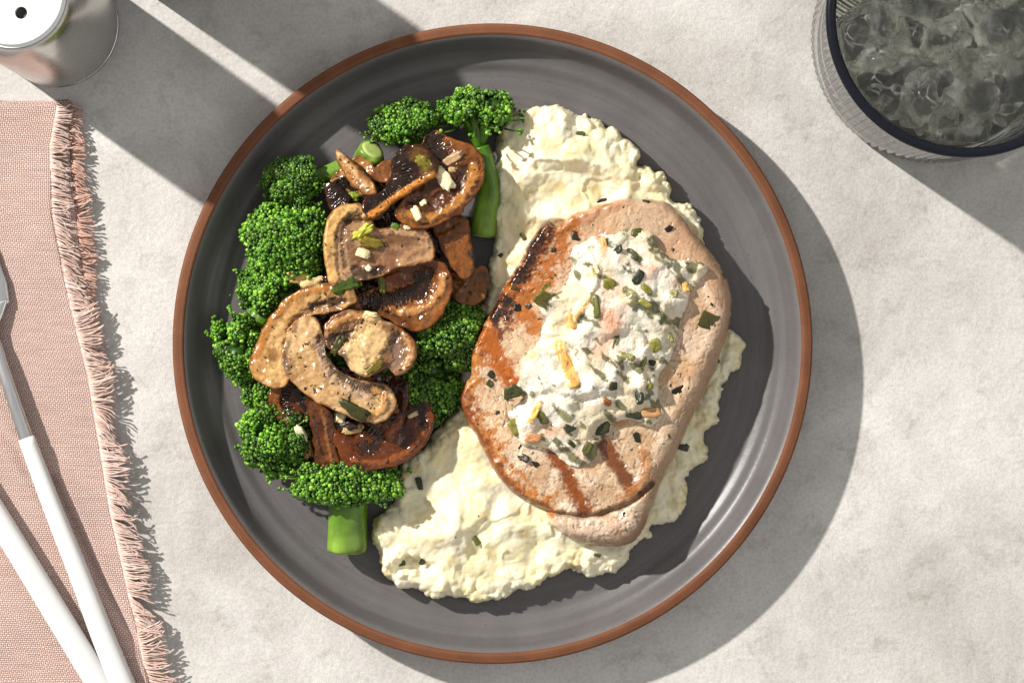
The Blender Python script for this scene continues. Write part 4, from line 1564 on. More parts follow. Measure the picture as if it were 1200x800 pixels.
def floret(label, px, py, z, R, axis, stem=(), stem_r=(8, 7), squash=(1, 1, 1), seed=0, bright=1.0, lobes=16, spread=1.25, bud=.76, sprigs=0):
    """px,py,z: crown centre; R crown radius in px; axis: crown direction; stem: list of (px,py,z mm) from crown to cut end"""
    r = np.random.default_rng(seed)
    R = R * 1.10
    Rm = R * S
    c = np.array([*W(px, py, z * MM), z * MM])
    ax = unit(axis)
    t1 = unit(np.cross(ax, [0.3, .2, 1.0]))
    t2 = np.cross(ax, t1)
    t = thing("broccoli_floret", label, "broccoli", (c[0], c[1], FLOOR), "broccoli florets on the plate")
    sq = np.asarray(squash)
    lobes = int(lobes * 1.6)
    # lobes over the dome
    L = []
    g = (1 + 5 ** .5) / 2
    for k in range(lobes):
        ct = 1 - (k + .5) / lobes * (1 - math.cos(spread * 1.15))
        st = math.sqrt(max(0, 1 - ct * ct))
        ph = k * 2 * math.pi / g ** 2 * g + r.uniform(-.25, .25)
        d = ax * ct + t1 * st * math.cos(ph) + t2 * st * math.sin(ph)
        rad = Rm * r.uniform(.22, .36)
        L.append((d * (Rm * r.uniform(.80, 1.08) - rad), rad, d))
    buds, core = [], []
    ctrs = np.array([l[0] for l in L])
    rads = np.array([l[1] for l in L])
    for li, (lc, rad, d) in enumerate(L):
        nb = int(4 * math.pi * rad * rad / ((bud * 1.72 * MM) ** 2) * 1.15)
        k = np.arange(nb) + .5
        ph = np.arccos(1 - 2 * k / nb)
        th = math.pi * (1 + 5 ** .5) * k
        P = np.stack([np.cos(th) * np.sin(ph), np.sin(th) * np.sin(ph), np.cos(ph)], 1)
        P = unit_rows(P + r.normal(0, .05, P.shape))
        keep = (P @ d) > -.35
        P = P[keep]
        pos = lc + P * rad * (1 + .10 * r.normal(0, 1, (len(P), 1)))
        dd = np.linalg.norm(pos[:, None, :] - ctrs[None], axis=2) / rads[None]
        dd[:, li] = 9
        ok = (dd.min(1) > .86) & ((pos @ ax) > -.45 * Rm)
        pos, P = pos[ok], P[ok]
        lob = r.uniform(.5, 1.4)
        bsz = r.uniform(.78, 1.18)
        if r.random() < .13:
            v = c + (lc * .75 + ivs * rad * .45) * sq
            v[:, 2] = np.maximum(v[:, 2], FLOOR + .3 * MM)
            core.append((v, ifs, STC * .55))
            continue
        for p, nrm in zip(pos, P):
            w = c + p * sq
            if w[2] < FLOOR + .6 * MM:
                continue
            s = bud * bsz * MM * r.uniform(.5, 1.35)
            col = BUDC[r.integers(len(BUDC))] * r.uniform(.7, 1.3) * lob * bright  # bright paints sunlit florets lighter and shaded ones darker
            buds.append((w, s, col))
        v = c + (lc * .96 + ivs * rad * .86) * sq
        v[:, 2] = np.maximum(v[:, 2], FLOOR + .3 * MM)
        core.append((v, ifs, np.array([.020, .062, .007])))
    # loose buds on tiny stalks at the edge of the crown
    sprig = []
    for k in range(sprigs):
        ph = r.uniform(0, 6.28)
        d = unit(t1 * math.cos(ph) + t2 * math.sin(ph) + ax * r.uniform(-.1, .6))
        p0, p1 = c + d * Rm * .7 * sq, c + d * Rm * r.uniform(1.02, 1.16) * sq
        if p1[2] < FLOOR + 1 * MM:
            continue
        V, F = tube(np.array([p0, (p0 + p1) / 2 + r.normal(0, .3, 3) * MM, p1]), [.5 * MM, .4 * MM, .35 * MM], 5)
        sprig.append((V, F, np.append(STC * .6, .5)))
        for q in range(4):
            buds.append((p1 + r.normal(0, .7, 3) * MM, bud * MM * r.uniform(.7, 1.1), BUDC[r.integers(5)] * bright * 1.1))
    nb = len(buds)
    P = np.array([b[0] for b in buds])
    s = np.array([b[1] for b in buds])
    Cc = np.array([b[2] for b in buds])
    el = 1 + r.normal(0, .10, (nb, 1, 3))
    V = (P[:, None, :] + ivs[None] * s[:, None, None] * el).reshape(-1, 3)
    F = (ifs[None] + (np.arange(nb) * len(ivs))[:, None, None]).reshape(-1, 3)
    # bud tips are paler than their base
    tip = np.clip((ivs @ unit([0, 0, 1]))[None, :] * .0 + 1, 0, 2)
    C = np.repeat(Cc, len(ivs), 0) * np.repeat(np.ones((nb, 1)), len(ivs), 0)
    C = np.hstack([C, np.full((len(C), 1), .55)])
    crown = part(t, "crown", V, F, M['bud'], col=C, stuff=True)
    V, F, C = merge(core)
    part(crown, "inner_buds", V, F, M['bud'], col=np.hstack([C, np.full((len(C), 1), .2)]), stuff=True)
    # branches from the stem head to the lobes
    head = c - ax * Rm * .62 * sq
    if len(stem):
        head = np.array([*W(stem[0][0], stem[0][1], stem[0][2] * MM), stem[0][2] * MM])
    br = list(sprig)
    for lc, rad, d in L:
        e = c + (lc - d * rad * .2) * sq
        m_ = (head + e) / 2 + ax * Rm * .08 + r.normal(0, .4, 3) * MM
        pth = catmull(np.array([head, m_, e]), 3, closed=False)
        pth[:, 2] = np.maximum(pth[:, 2], FLOOR + 1.2 * MM)
        V, F = tube(pth, np.linspace(.12, .075, len(pth)) * Rm * r.uniform(.8, 1.2), 8)
        tt = np.linspace(0, 1, len(pth))
        br.append((V, F, np.append(STC * r.uniform(.55, .95) * np.array([.75, 1, .6]), .5)))
    V, F, C = merge(br)
    part(t, "branches", V, F, M['stalk'], col=C)
    if len(stem):
        sp = np.array([[*W(a, b, zz * MM), zz * MM] for a, b, zz in stem])
        sp = catmull(sp, 6, closed=False)
        n_ = len(sp)
        rr = np.interp(np.linspace(0, 1, n_), np.linspace(0, 1, len(stem_r)), stem_r) * S
        ph0 = r.uniform(0, 6)
        rr[-1] *= .86
        rr[-2] *= .97
        V, F = tube(sp, rr, 20, lump=lambda i, th: .09 * np.sin(2 * th + ph0 + i * .05) + .06 * np.sin(3 * th + ph0 * 3) + .05 * np.sin(5 * th + ph0 * 2 + i * .1) + .035 * np.sin(8 * th + ph0))
        V[:, 2] = np.maximum(V[:, 2], FLOOR + .4 * MM)
        tcol = np.repeat(np.linspace(0, 1, n_), 20)
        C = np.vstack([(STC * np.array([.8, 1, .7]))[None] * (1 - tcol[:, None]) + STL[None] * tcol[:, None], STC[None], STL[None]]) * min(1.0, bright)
        C[:-2] *= (1 + .55 * fbm(np.tile(np.linspace(0, 9, 20), n_), np.repeat(np.arange(n_) * .12, 20), seed=seed + 500, octv=3))[:, None]
        part(t, "stem", V, F, M['stalk'], col=np.hstack([C * np.array([.9, .92, .8]), np.full((len(C), 1), .45)]))
        # cut face
        e, dr = sp[-1], unit(sp[-1] - sp[-2])
        a1 = unit(np.cross(dr, [0, 0, 1.0]))
        a2 = np.cross(dr, a1)
        q = []
        for k in range(3):
            pr_ = [(rr[-1] * .93, -.05 * MM), (rr[-1] * .9, .25 * MM), (rr[-1] * .6, .35 * MM), (0, .4 * MM)]
        Vl, Fl = lathe(np.array(pr_), 20)
        V = e + Vl[:, :1] * a1 + Vl[:, 1:2] * a2 + Vl[:, 2:] * dr
        V[:, 2] = np.maximum(V[:, 2], FLOOR + .5 * MM)
        cc = A(190, 210, 120)
        part(t, "cut_end", V, Fl, M['stalk'], col=np.tile(np.append(cc, .6), (len(V), 1)))
    return t


def unit_rows(P):
    return P / np.linalg.norm(P, axis=1)[:, None]


floret("broccoli floret with long stalk beside the mashed potato at the top", 560, 146, 19, 41, (.0, .97, .25), [(562, 172, 19), (568, 195, 18), (573, 220, 16), (568, 252, 14), (565, 276, 13)], (12, 12.5, 13.5, 15.5, 15),
       (1.08, .95, .9), 1, 1.1, 18, .98, sprigs=18)
floret("broccoli floret at the top, left of the long stalked one", 478, 152, 17, 38, (-.25, .85, .4), [(490, 170, 18), (502, 185, 14), (508, 205, 13)], (11, 10, 9), (1.05, .85, 1), 2, .95, 15, 1.25, sprigs=8)
floret("broccoli piece with its pale cut stem pointing up", 418, 214, 14, 24, (-.35, -.4, .5), [(420, 204, 17), (428, 190, 20), (437, 176, 24)], (13, 16, 17), (1, 1, .8), 3, 1.1, 8, 1.2)
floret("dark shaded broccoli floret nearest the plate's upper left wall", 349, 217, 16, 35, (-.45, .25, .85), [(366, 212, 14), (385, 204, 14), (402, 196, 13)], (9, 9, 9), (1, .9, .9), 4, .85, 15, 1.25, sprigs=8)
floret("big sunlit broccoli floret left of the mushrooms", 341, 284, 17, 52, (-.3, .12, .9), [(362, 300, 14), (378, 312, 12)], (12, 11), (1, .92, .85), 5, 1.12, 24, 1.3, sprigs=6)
floret("broccoli floret with pale stem at the left edge of the food", 287, 402, 15, 38, (-.55, -.45, .65), [(300, 380, 15), (316, 358, 15), (336, 340, 14), (358, 326, 12)], (11, 12, 12, 11), (.95, 1.05, .9), 6, 1.05, 16, 1.3, sprigs=8)
floret("broccoli floret filling the gap below the big sunlit one", 318, 338, 13, 36, (-.5, -.1, .8), [(340, 340, 12), (362, 344, 11)], (10, 9), (1, 1, .8), 21, 1.0, 14, 1.3, sprigs=6)
floret("small broccoli floret above the lower left one, under the C-shaped mushroom", 316, 452, 13, 34, (-.5, -.1, .85), (), (), (1, 1, .8), 22, 1.0, 14, 1.3, sprigs=5)
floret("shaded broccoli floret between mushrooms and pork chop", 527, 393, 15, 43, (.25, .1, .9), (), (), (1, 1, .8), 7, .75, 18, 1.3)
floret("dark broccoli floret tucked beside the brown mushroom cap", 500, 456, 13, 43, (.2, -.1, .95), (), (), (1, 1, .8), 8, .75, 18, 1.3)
floret("broccoli floret at the lower left under the mushrooms", 328, 511, 16, 43, (-.4, .05, .9), [(346, 528, 13), (362, 540, 11)], (10, 9), (1, 1.05, .9), 9, 1.05, 18, 1.3, sprigs=5)
floret("broccoli floret with thick upright stem at the bottom", 408, 568, 18, 44, (0, .55, .8), [(408, 585, 17), (408, 605, 16), (408, 625, 15), (408, 646, 14.5)], (22, 22, 23, 24), (1.55, .72, .95), 10, 1.05, 22, 1.3, sprigs=10)
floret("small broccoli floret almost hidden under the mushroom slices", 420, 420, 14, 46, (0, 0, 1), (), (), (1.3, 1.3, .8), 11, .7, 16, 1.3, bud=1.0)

# ------------------------------------------------------------------ mushrooms
TAN, PALE, GOLD = A(214, 172, 122), A(226, 200, 164), A(186, 118, 52)
BRN, DBR, GIL = A(140, 84, 40), A(84, 46, 22), A(50, 33, 24)
RED = A(120, 58, 26)


def mushroom(name, label, out, z, thick, tone, grad=(0, 0), curl=0.0, rim=None, strokes=(), seed=0, edge_w=5, fl=30, wet=.6, rimw=1.0, tone2=None, big=1.9):
    """grad: slope of the slice (mm of height per 100 px, right / down)"""
    o_ = np.asarray(out, float)
    out = o_.mean(0) + (o_ - o_.mean(0)) * 1.05
    thick = thick * .55
    tone = np.asarray(tone) * (np.array([.86, .80, .68]) if tone[1] > .22 else np.array([.66, .57, .45]))
    tone2 = None if tone2 is None else np.asarray(tone2) * np.array([.74, .66, .54])
    P = Wp(out, z * MM)
    cx, cy = P.mean(0)

    def mid(X, Y):
        dx, dy = (X - cx), (Y - cy)
        return z * MM + (grad[0] * dx - grad[1] * dy) / (100 * S) * MM + curl * (dx * dx + dy * dy) / (30 * MM) + .5 * MM * fbm(X * 60, Y * 60, seed=seed + 200, octv=2) + 1.9 * MM * vnoise(X * 45 + seed, Y * 45, seed=seed + 205)

    def top(D, X, Y):
        q = np.clip(D / (.6 * MM), 0, 1)
        wr = 1 - np.abs(fbm(X * 130, Y * 130, seed=seed + 214, octv=3))
        return mid(X, Y) + thick * .5 * MM * (1 - (1 - q) ** 2) ** .5 + (.5 * fbm(X * 110, Y * 110, seed=seed + 210, octv=3) + .9 * (wr - .65) + .2 * fbm(X * 600, Y * 600, seed=seed + 212, octv=2)) * MM * q

    def bot(D, X, Y):
        q = np.clip(D / (1.7 * MM), 0, 1)
        return mid(X, Y) - thick * .5 * MM * (1 - (1 - q) ** 2) ** .5

    def col(D, X, Y):
        c = np.empty((len(X), 4))
        t2 = tone2 if tone2 is not None else tone * np.array([.78, .7, .6])
        t_ = sstep(-.35, .55, fbm(X * 120, Y * 120, seed=seed + 220, octv=4))[:, None]
        c[:, :3] = tone * (1 - t_) + t2 * t_
        # browning at the pan-side edges
        e = (1 - sstep(.25 * MM, edge_w * .7 * S, D + 1.0 * MM * fbm(X * 260, Y * 260, seed=seed + 222, octv=3)))[:, None] * rimw * .85
        rc = (rim if rim is not None else GOLD) * np.array([.66, .56, .44])
        c[:, :3] = c[:, :3] * (1 - e) + rc * e
        e2 = (1 - sstep(.1 * MM, 1.0 * MM, D + .7 * MM * fbm(X * 330, Y * 330, seed=seed + 228, octv=3)))[:, None] * .65
        c[:, :3] = c[:, :3] * (1 - e2) + A(86, 48, 22) * e2
        ju = (.8 * sstep(.05, .7, fbm(X * 170 + 7, Y * 170, seed=seed + 226, octv=4)))[:, None]
        c[:, :3] = c[:, :3] * (1 - ju) + tone * np.array([.36, .25, .16]) * ju
        # toasted spots and soaked herbs in the crevices
        f1, _, idr = worley(X * 330, Y * 330, seed + 5)
        m = ((1 - sstep(.06, .22, f1)) * (idr > .88))[:, None] * .6
        c[:, :3] = c[:, :3] * (1 - m) + A(52, 34, 18) * m
        c[:, 3] = np.clip(wet + .15 + .4 * fbm(X * 160, Y * 160, seed=seed + 230), 0, 1)
        return c
    s = slab(out, z * MM, .36 * MM, top, bot, strokes=strokes, base=col, ragged=lambda X, Y: (1.0 * fbm(X * 110, Y * 110, seed=seed + 242, octv=3) + .5 * fbm(X * 300, Y * 300, seed=seed + 240, octv=3)) * MM, n=6)
    t = thing(name, label, "mushroom", (cx, cy, s.V[:, 2].min()), "roasted mushroom slices")
    part(t, "slice", s.V, s.F, M['mushroom'], col=s.C)
    if fl:
        V, F, C = flecks(s, int(fl * 1.0), seed + 70, .3, big, .8 * MM)
        part(t, "herb_flecks", V, F, M['herb'], col=C, stuff=True)
    return t, s


mush = {}


def mu(k, *a, **kw):
    if k.startswith('under'):
        kw['fl'] = 110
        kw['big'] = 3.4
    mush[k] = mushroom("mushroom_slice", *a, **kw)
    return mush[k]


# under layer
mu('under1', "dark gilled mushroom showing below the large brown slice", [(430, 252), (468, 242), (512, 258), (520, 290), (505, 312), (462, 312), (430, 300)], 24, 5, A(70, 42, 26), seed=31, rim=A(96, 58, 30), fl=10, wet=.9, tone2=A(40, 24, 16), strokes=[dict(pts=[(440, 262), (480, 262), (515, 285)], w=12, soft=.8, col=GIL, a=.8, rib=.4, nrib=16)])
mu('under2', "dark juicy mushroom showing above the small top mushroom", [(366, 338), (400, 322), (440, 318), (474, 332), (476, 372), (440, 392), (392, 394), (364, 366)], 25, 5, A(84, 50, 30), seed=32, rim=A(110, 66, 34), fl=16, wet=.9, tone2=A(46, 28, 18), strokes=[dict(pts=[(376, 360), (410, 352), (450, 352)], w=12, soft=.8, col=GIL, a=.8, rib=.4, nrib=18)])
mu('under3', "dark mushroom strip showing under the diagonal speckled slice", [(346, 440), (390, 432), (440, 436), (476, 450), (470, 486), (430, 506), (380, 500), (350, 474)], 25, 5, A(82, 46, 26), seed=33, rim=A(104, 60, 30), fl=12, wet=.9, tone2=A(42, 24, 16))
mu('under4', "blackened mushroom gills below the upright tan wedge", [(392, 216), (420, 206), (462, 200), (480, 222), (462, 248), (420, 256), (394, 244)], 26, 5, A(58, 38, 28), seed=34, rim=A(50, 30, 20), fl=18, wet=1., tone2=A(32, 20, 15), strokes=[dict(pts=[(398, 232), (430, 236), (466, 226)], w=14, soft=.8, col=GIL, a=.8, rib=.5, nrib=16)])
mu('tail', "tan mushroom piece touching the mash, under the upright brown stalk", [(527, 322), (545, 314), (566, 314), (570, 330), (568, 346), (556, 359), (541, 356), (530, 348)], 21, 6, A(168, 118, 66), (0, 3), seed=1, rim=A(150, 96, 46), wet=.7, fl=14)
mu('upright', "brown mushroom stalk slice standing between the long broccoli stalk and mash", [(510, 262), (526, 254), (545, 256), (550, 280), (555, 312), (546, 326), (531, 318), (518, 300), (511, 282)], 26, 7, A(158, 102, 52), (-3, 3), seed=2,
   rim=A(128, 74, 32), wet=.75, fl=16, strokes=[dict(pts=[(528, 262), (534, 290), (540, 318)], w=5, soft=1, col=A(120, 70, 32), a=.5, dz=-.3), dict(pts=[(553, 298), (560, 310), (556, 320)], w=6, soft=.6, col=GIL, a=.9)])
mu('capbrown', "dark red-brown mushroom cap above the bottom broccoli floret", [(458, 466), (474, 455), (494, 464), (506, 486), (503, 510), (490, 529), (469, 543), (437, 550), (416, 547), (402, 531), (396, 510), (408, 494), (432, 482)], 26, 8, A(124, 66, 30), (-4, 4), -.12,
   rim=A(140, 78, 34), seed=3, wet=.9, fl=22, tone2=A(76, 38, 18), edge_w=10,
   strokes=[dict(pts=[(430, 500), (445, 510), (440, 522), (425, 524)], w=11, soft=.8, col=GIL, a=.9, dz=-1.0, rib=.25, nrib=10), dict(pts=[(482, 466), (494, 480), (494, 498)], w=9, soft=.7, col=A(36, 20, 14), a=.85, dz=-.8, rib=.3, nrib=12),
            dict(pts=[(462, 468), (466, 490), (456, 510)], w=8, soft=.8, col=A(150, 80, 34), a=.7, dz=.9), dict(pts=[(415, 538), (445, 541), (475, 530), (496, 508)], w=5, soft=.8, col=A(166, 96, 46), a=.6, dz=.5)])
mu('stalk', "dark brown mushroom stalk pointing down over the bottom broccoli", [(358, 472), (374, 469), (390, 482), (396, 508), (405, 534), (411, 562), (404, 568), (388, 560), (372, 547), (368, 520), (364, 495)], 27, 8, A(134, 82, 44), (0, -5), seed=4,
   rim=A(92, 50, 24), wet=.8, fl=14, tone2=A(92, 50, 26), strokes=[dict(pts=[(378, 480), (384, 510), (390, 550)], w=3, soft=1, col=A(170, 112, 62), a=.6, dz=.4), dict(pts=[(370, 490), (376, 520), (384, 550)], w=2.5, soft=1, col=A(70, 36, 18), a=.7, dz=-.5),
                                                                   dict(pts=[(388, 486), (394, 515), (402, 550)], w=2.5, soft=1, col=A(60, 30, 16), a=.7, dz=-.5), dict(pts=[(396, 552), (404, 566)], w=9, soft=.6, col=A(52, 26, 16), a=.8)])
mu('lowleft', "small brown mushroom cap with black gills at the lower left", [(318, 452), (332, 448), (347, 451), (361, 466), (360, 483), (348, 496), (331, 494), (318, 481), (314, 465)], 26, 8, A(160, 100, 52), (3, 0), -.2, rim=A(138, 78, 36), seed=5, wet=.8, fl=10,
   strokes=[dict(pts=[(338, 454), (336, 470), (342, 486), (350, 492)], w=9, soft=.5, col=GIL, a=.95, dz=-1.4, rib=.35, nrib=9), dict(pts=[(356, 470), (354, 486)], w=6, soft=.6, col=A(60, 34, 22), a=.9)])
mu('greatright', "large brown mushroom slice with garlic on it, beside the long broccoli stalk",
   [(500, 160), (514, 155), (532, 165), (552, 174), (564, 194), (562, 218), (546, 242), (518, 262), (492, 266), (470, 258), (464, 244), (476, 228), (486, 205), (490, 180)], 29, 7, A(150, 96, 52), (-3, 4), .18, rim=GOLD, seed=6, wet=.9, fl=40, edge_w=9,
   tone2=A(92, 54, 28), strokes=[dict(pts=[(506, 160), (514, 176), (520, 190)], w=15, soft=.6, col=GIL, a=.95, dz=-1.0, rib=.45, nrib=9), dict(pts=[(482, 236), (505, 234), (530, 222), (545, 200)], w=9, soft=.9, col=A(70, 40, 22), a=.7, dz=-1.2),
                                 dict(pts=[(474, 250), (500, 256), (528, 244), (550, 220), (556, 196)], w=8, soft=.8, col=A(206, 140, 70), a=.7, dz=.8), dict(pts=[(470, 246), (486, 240)], w=7, soft=.7, col=GIL, a=.8)])
mu('curled', "tan mushroom slice behind the small upright wedge", [(385, 214), (394, 200), (412, 186), (430, 186), (438, 200), (438, 216), (418, 232), (398, 228)], 27, 5, A(190, 142, 88), (2, 2), seed=7, rim=A(150, 96, 46), fl=16, wet=.6)
mu('darkcurl', "blackened curled mushroom gills at the left end of the heap", [(382, 216), (394, 216), (406, 224), (412, 236), (402, 246), (388, 246), (381, 232)], 29, 7, A(62, 40, 30), (2, 0), seed=8, rim=A(40, 24, 18), fl=8, wet=.8, tone2=A(30, 18, 14),
   strokes=[dict(pts=[(384, 222), (392, 232), (402, 242)], w=9, soft=.8, rib=.5, nrib=7, col=A(58, 36, 28), a=.8)])
mu('ring', "round mushroom slice with dark glossy hollow in the middle of the heap",
   [(452, 322), (466, 310), (484, 306), (504, 304), (519, 311), (528, 328), (526, 350), (514, 371), (492, 387), (472, 384), (452, 372), (424, 366), (410, 356), (424, 344), (444, 336)], 29, 7, A(178, 122, 70), (2, -2), .1, rim=A(150, 88, 38), seed=9, wet=.9, fl=30,
   edge_w=8, tone2=A(120, 72, 38), strokes=[dict(pts=[(430, 352), (460, 350), (490, 340), (498, 324)], w=13, soft=.5, col=A(34, 20, 14), a=.95, dz=-1.9, rib=.3, nrib=22, wet=1), dict(pts=[(448, 330), (464, 326), (474, 332)], w=9, soft=.7, col=A(112, 52, 22), a=.9, dz=.6, wet=1),
                                            dict(pts=[(478, 318), (496, 312), (510, 318)], w=9, soft=.8, col=A(96, 54, 30), a=.8, dz=-.3, rib=.25, nrib=14), dict(pts=[(470, 366), (496, 362), (514, 344), (518, 326)], w=7, soft=.8, col=A(206, 150, 92), a=.7, dz=.8),
                                            dict(pts=[(430, 362), (452, 366), (474, 378)], w=5, soft=.8, col=A(70, 42, 26), a=.7, dz=-.5)])
# middle layer
mu('cshape', "pale C-shaped mushroom slice along the left of the heap", [(412, 342), (396, 335), (376, 336), (358, 339), (332, 354), (310, 383), (297, 416), (301, 440), (321, 452), (337, 449), (346, 430), (344, 408), (350, 388), (368, 372), (398, 366), (414, 356)], 30, 6.5, A(222, 182, 128), (3, 0), .05,
   rim=A(186, 116, 48), seed=10, fl=26, wet=.6, edge_w=6, strokes=[dict(pts=[(400, 362), (370, 360), (348, 378), (338, 408), (342, 436)], w=7, soft=.8, col=A(120, 82, 52), a=.7, dz=-1.0), dict(pts=[(396, 338), (358, 343), (334, 359), (314, 387), (301, 418)], w=5, soft=.7, col=A(176, 108, 44), a=.75, dz=.4),
                                                                   dict(pts=[(404, 352), (384, 354), (366, 358)], w=6, soft=.7, col=A(50, 32, 20), a=.9, dz=-.8), dict(pts=[(340, 410), (336, 424)], w=5, soft=.7, col=A(60, 40, 26), a=.7)])
mu('sideview', "mushroom slice showing cap and thick stem in side view", [(437, 256), (429, 244), (413, 240), (396, 244), (384, 258), (380, 280), (382, 305), (386, 326), (393, 336), (403, 330), (416, 330), (440, 324), (465, 314), (490, 308), (508, 302), (505, 284), (497, 271), (476, 264), (455, 267), (441, 268)],
   34, 7, A(196, 158, 124), (-2, 2), seed=11, rim=A(190, 130, 66), fl=40, wet=.55, edge_w=5, tone2=A(150, 112, 84),
   strokes=[dict(pts=[(432, 250), (414, 247), (398, 252), (389, 268), (387, 295), (391, 326)], w=9, soft=.55, col=A(226, 178, 110), a=.85, dz=1.0, nz=.2), dict(pts=[(424, 258), (408, 262), (402, 284), (406, 312)], w=4, soft=.9, col=A(110, 80, 60), a=.75, dz=-.8),
            dict(pts=[(408, 258), (414, 252), (422, 252)], w=5, soft=.6, col=A(60, 38, 26), a=.8, dz=-.8), dict(pts=[(430, 274), (470, 272), (500, 280)], w=6, soft=.9, col=A(206, 160, 120), a=.6, dz=.6), dict(pts=[(418, 310), (440, 308), (470, 300), (500, 296)], w=8, soft=1, col=A(150, 104, 76), a=.6, dz=-.4),
            dict(pts=[(418, 318), (430, 322), (446, 318)], w=8, soft=.6, col=A(52, 34, 28), a=.85, dz=-.8), dict(pts=[(440, 262), (462, 262), (486, 266)], w=4, soft=.8, col=A(70, 46, 34), a=.6)])
mu('gillcurl', "dark glossy mushroom slice with golden lower edge, top of heap", [(462, 186), (474, 174), (492, 172), (508, 184), (512, 202), (498, 214), (480, 224), (464, 238), (450, 252), (438, 256), (428, 246), (432, 232), (448, 222), (458, 206)], 34, 7, A(72, 44, 28), (-2, 3), .15, rim=A(92, 54, 28), seed=12, wet=1., fl=34,
   tone2=A(40, 24, 16), strokes=[dict(pts=[(468, 190), (474, 210), (464, 226), (446, 238)], w=15, soft=.7, col=A(44, 28, 20), a=.9, rib=.55, nrib=13, wet=1), dict(pts=[(436, 252), (450, 243), (466, 230), (484, 218), (508, 206)], w=5.5, soft=.5, col=A(206, 132, 56), a=.95, dz=1.2, nz=.2),
                                 dict(pts=[(486, 180), (498, 190), (500, 204)], w=11, soft=.8, col=A(120, 84, 36), a=.7)])
mu('wedge', "small upright tan mushroom wedge beside the pale cut broccoli stem", [(393, 178), (398, 178), (412, 190), (430, 206), (439, 217), (440, 227), (428, 230), (416, 222), (404, 206), (395, 190)], 34, 5, A(208, 158, 104), (2, 4), seed=13, rim=A(160, 98, 46), fl=22, wet=.5,
   strokes=[dict(pts=[(396, 180), (412, 198), (432, 222)], w=5, soft=.9, col=A(224, 184, 134), a=.6, dz=.6)])
mu('chip', "brown mushroom bit right of the pale cut broccoli stem", [(437, 201), (448, 191), (461, 190), (465, 204), (454, 213), (440, 211)], 32, 5, A(178, 124, 74), (0, 3), seed=14, rim=A(140, 86, 42), fl=6)
# top layer
mu('diagonal', "big pale speckled mushroom slice lying diagonally on the heap", [(356, 370), (371, 376), (382, 395), (386, 416), (399, 434), (426, 446), (450, 449), (461, 464), (457, 482), (437, 493), (412, 489), (390, 480), (360, 463), (341, 444), (333, 418), (337, 391)], 35, 6.5, A(224, 190, 146), (0, 2), -.05,
   rim=A(194, 140, 78), seed=15, fl=110, wet=.5, edge_w=4, rimw=.7, tone2=A(208, 170, 124),
   strokes=[dict(pts=[(378, 400), (388, 424), (404, 442), (430, 454), (446, 458)], w=10, soft=.8, col=A(66, 48, 42), a=.85, dz=-1.3, rib=.25, nrib=26), dict(pts=[(372, 402), (378, 426), (396, 448), (430, 464)], w=6, soft=1, col=A(190, 164, 146), a=.6),
            dict(pts=[(440, 456), (452, 466), (448, 480), (432, 488)], w=6, soft=.8, col=A(206, 150, 86), a=.8, dz=.7), dict(pts=[(338, 400), (334, 416), (338, 432)], w=4, soft=.8, col=A(70, 50, 32), a=.7)])
mu('topcap', "small whole mushroom slice with round cap on top of the heap", [(383, 388), (394, 372), (416, 366), (438, 369), (454, 378), (472, 388), (485, 402), (488, 420), (477, 436), (462, 440), (452, 430), (440, 436), (424, 438), (410, 432), (400, 418), (386, 406)], 40, 6, A(186, 150, 112), (-1, 2), -.05, rim=A(176, 116, 62), seed=16, fl=46,
   wet=.6, edge_w=7, tone2=A(138, 102, 74),
   strokes=[dict(pts=[(392, 396), (410, 394), (424, 386)], w=11, soft=.6, col=A(62, 46, 40), a=.9, dz=-1.5, rib=.3, nrib=8), dict(pts=[(388, 386), (400, 376), (420, 371), (438, 374)], w=5.5, soft=.5, col=A(196, 138, 80), a=.9, dz=.9, nz=.2),
            dict(pts=[(442, 384), (432, 402), (418, 424)], w=24, soft=.35, col=A(226, 188, 132), a=.9, dz=1.4, nz=.15), dict(pts=[(462, 398), (466, 416), (462, 430)], w=9, soft=.7, col=A(132, 104, 92), a=.8, dz=-.9), dict(pts=[(448, 380), (462, 388)], w=6, soft=.6, col=A(126, 72, 36), a=.8),
            dict(pts=[(474, 394), (482, 412), (476, 430)], w=5, soft=.7, col=A(196, 142, 90), a=.8, dz=.6), dict(pts=[(402, 412), (408, 426)], w=4, soft=.7, col=A(60, 44, 30), a=.8)])

# ------------------------------------------------------------------ garlic, scallion and herb pieces lying on the vegetables
alls = [m_[1] for m_ in mush.values()]


def ground_z(px, py):
    best = .02
    for _ in range(2):
        x, y = W(px, py, best)
        zs = [float(s.sample(x, y)[0]) for s in alls]
        b_ = max(zs)
        if b_ > 0:
            best = b_
    return best, W(px, py, best)


def topping_bit(name, label, cat, group, px, py, L, w, h, an, col, mat, seed, tilt=(0, 0), power=3.6, noise=.34):
    z, (x, y) = ground_z(px, py)
    v, f = lump((L / 2 * S, w / 2 * S, h / 2 * MM), 8, power, noise, 2.1, seed)
    r = np.random.default_rng(seed)
    v = v @ rotm(tilt[0], tilt[1], math.radians(-an)).T + [float(x), float(y), z + h * .33 * MM]
    C = np.tile(np.append(col, .6), (len(v), 1))
    C[:, :3] *= (1 + .15 * fbm(v[:, 0] * 900, v[:, 1] * 900, v[:, 2] * 900, seed=seed))[:, None]
    return solo(name, v, f, mat, label, cat, group, col=C)


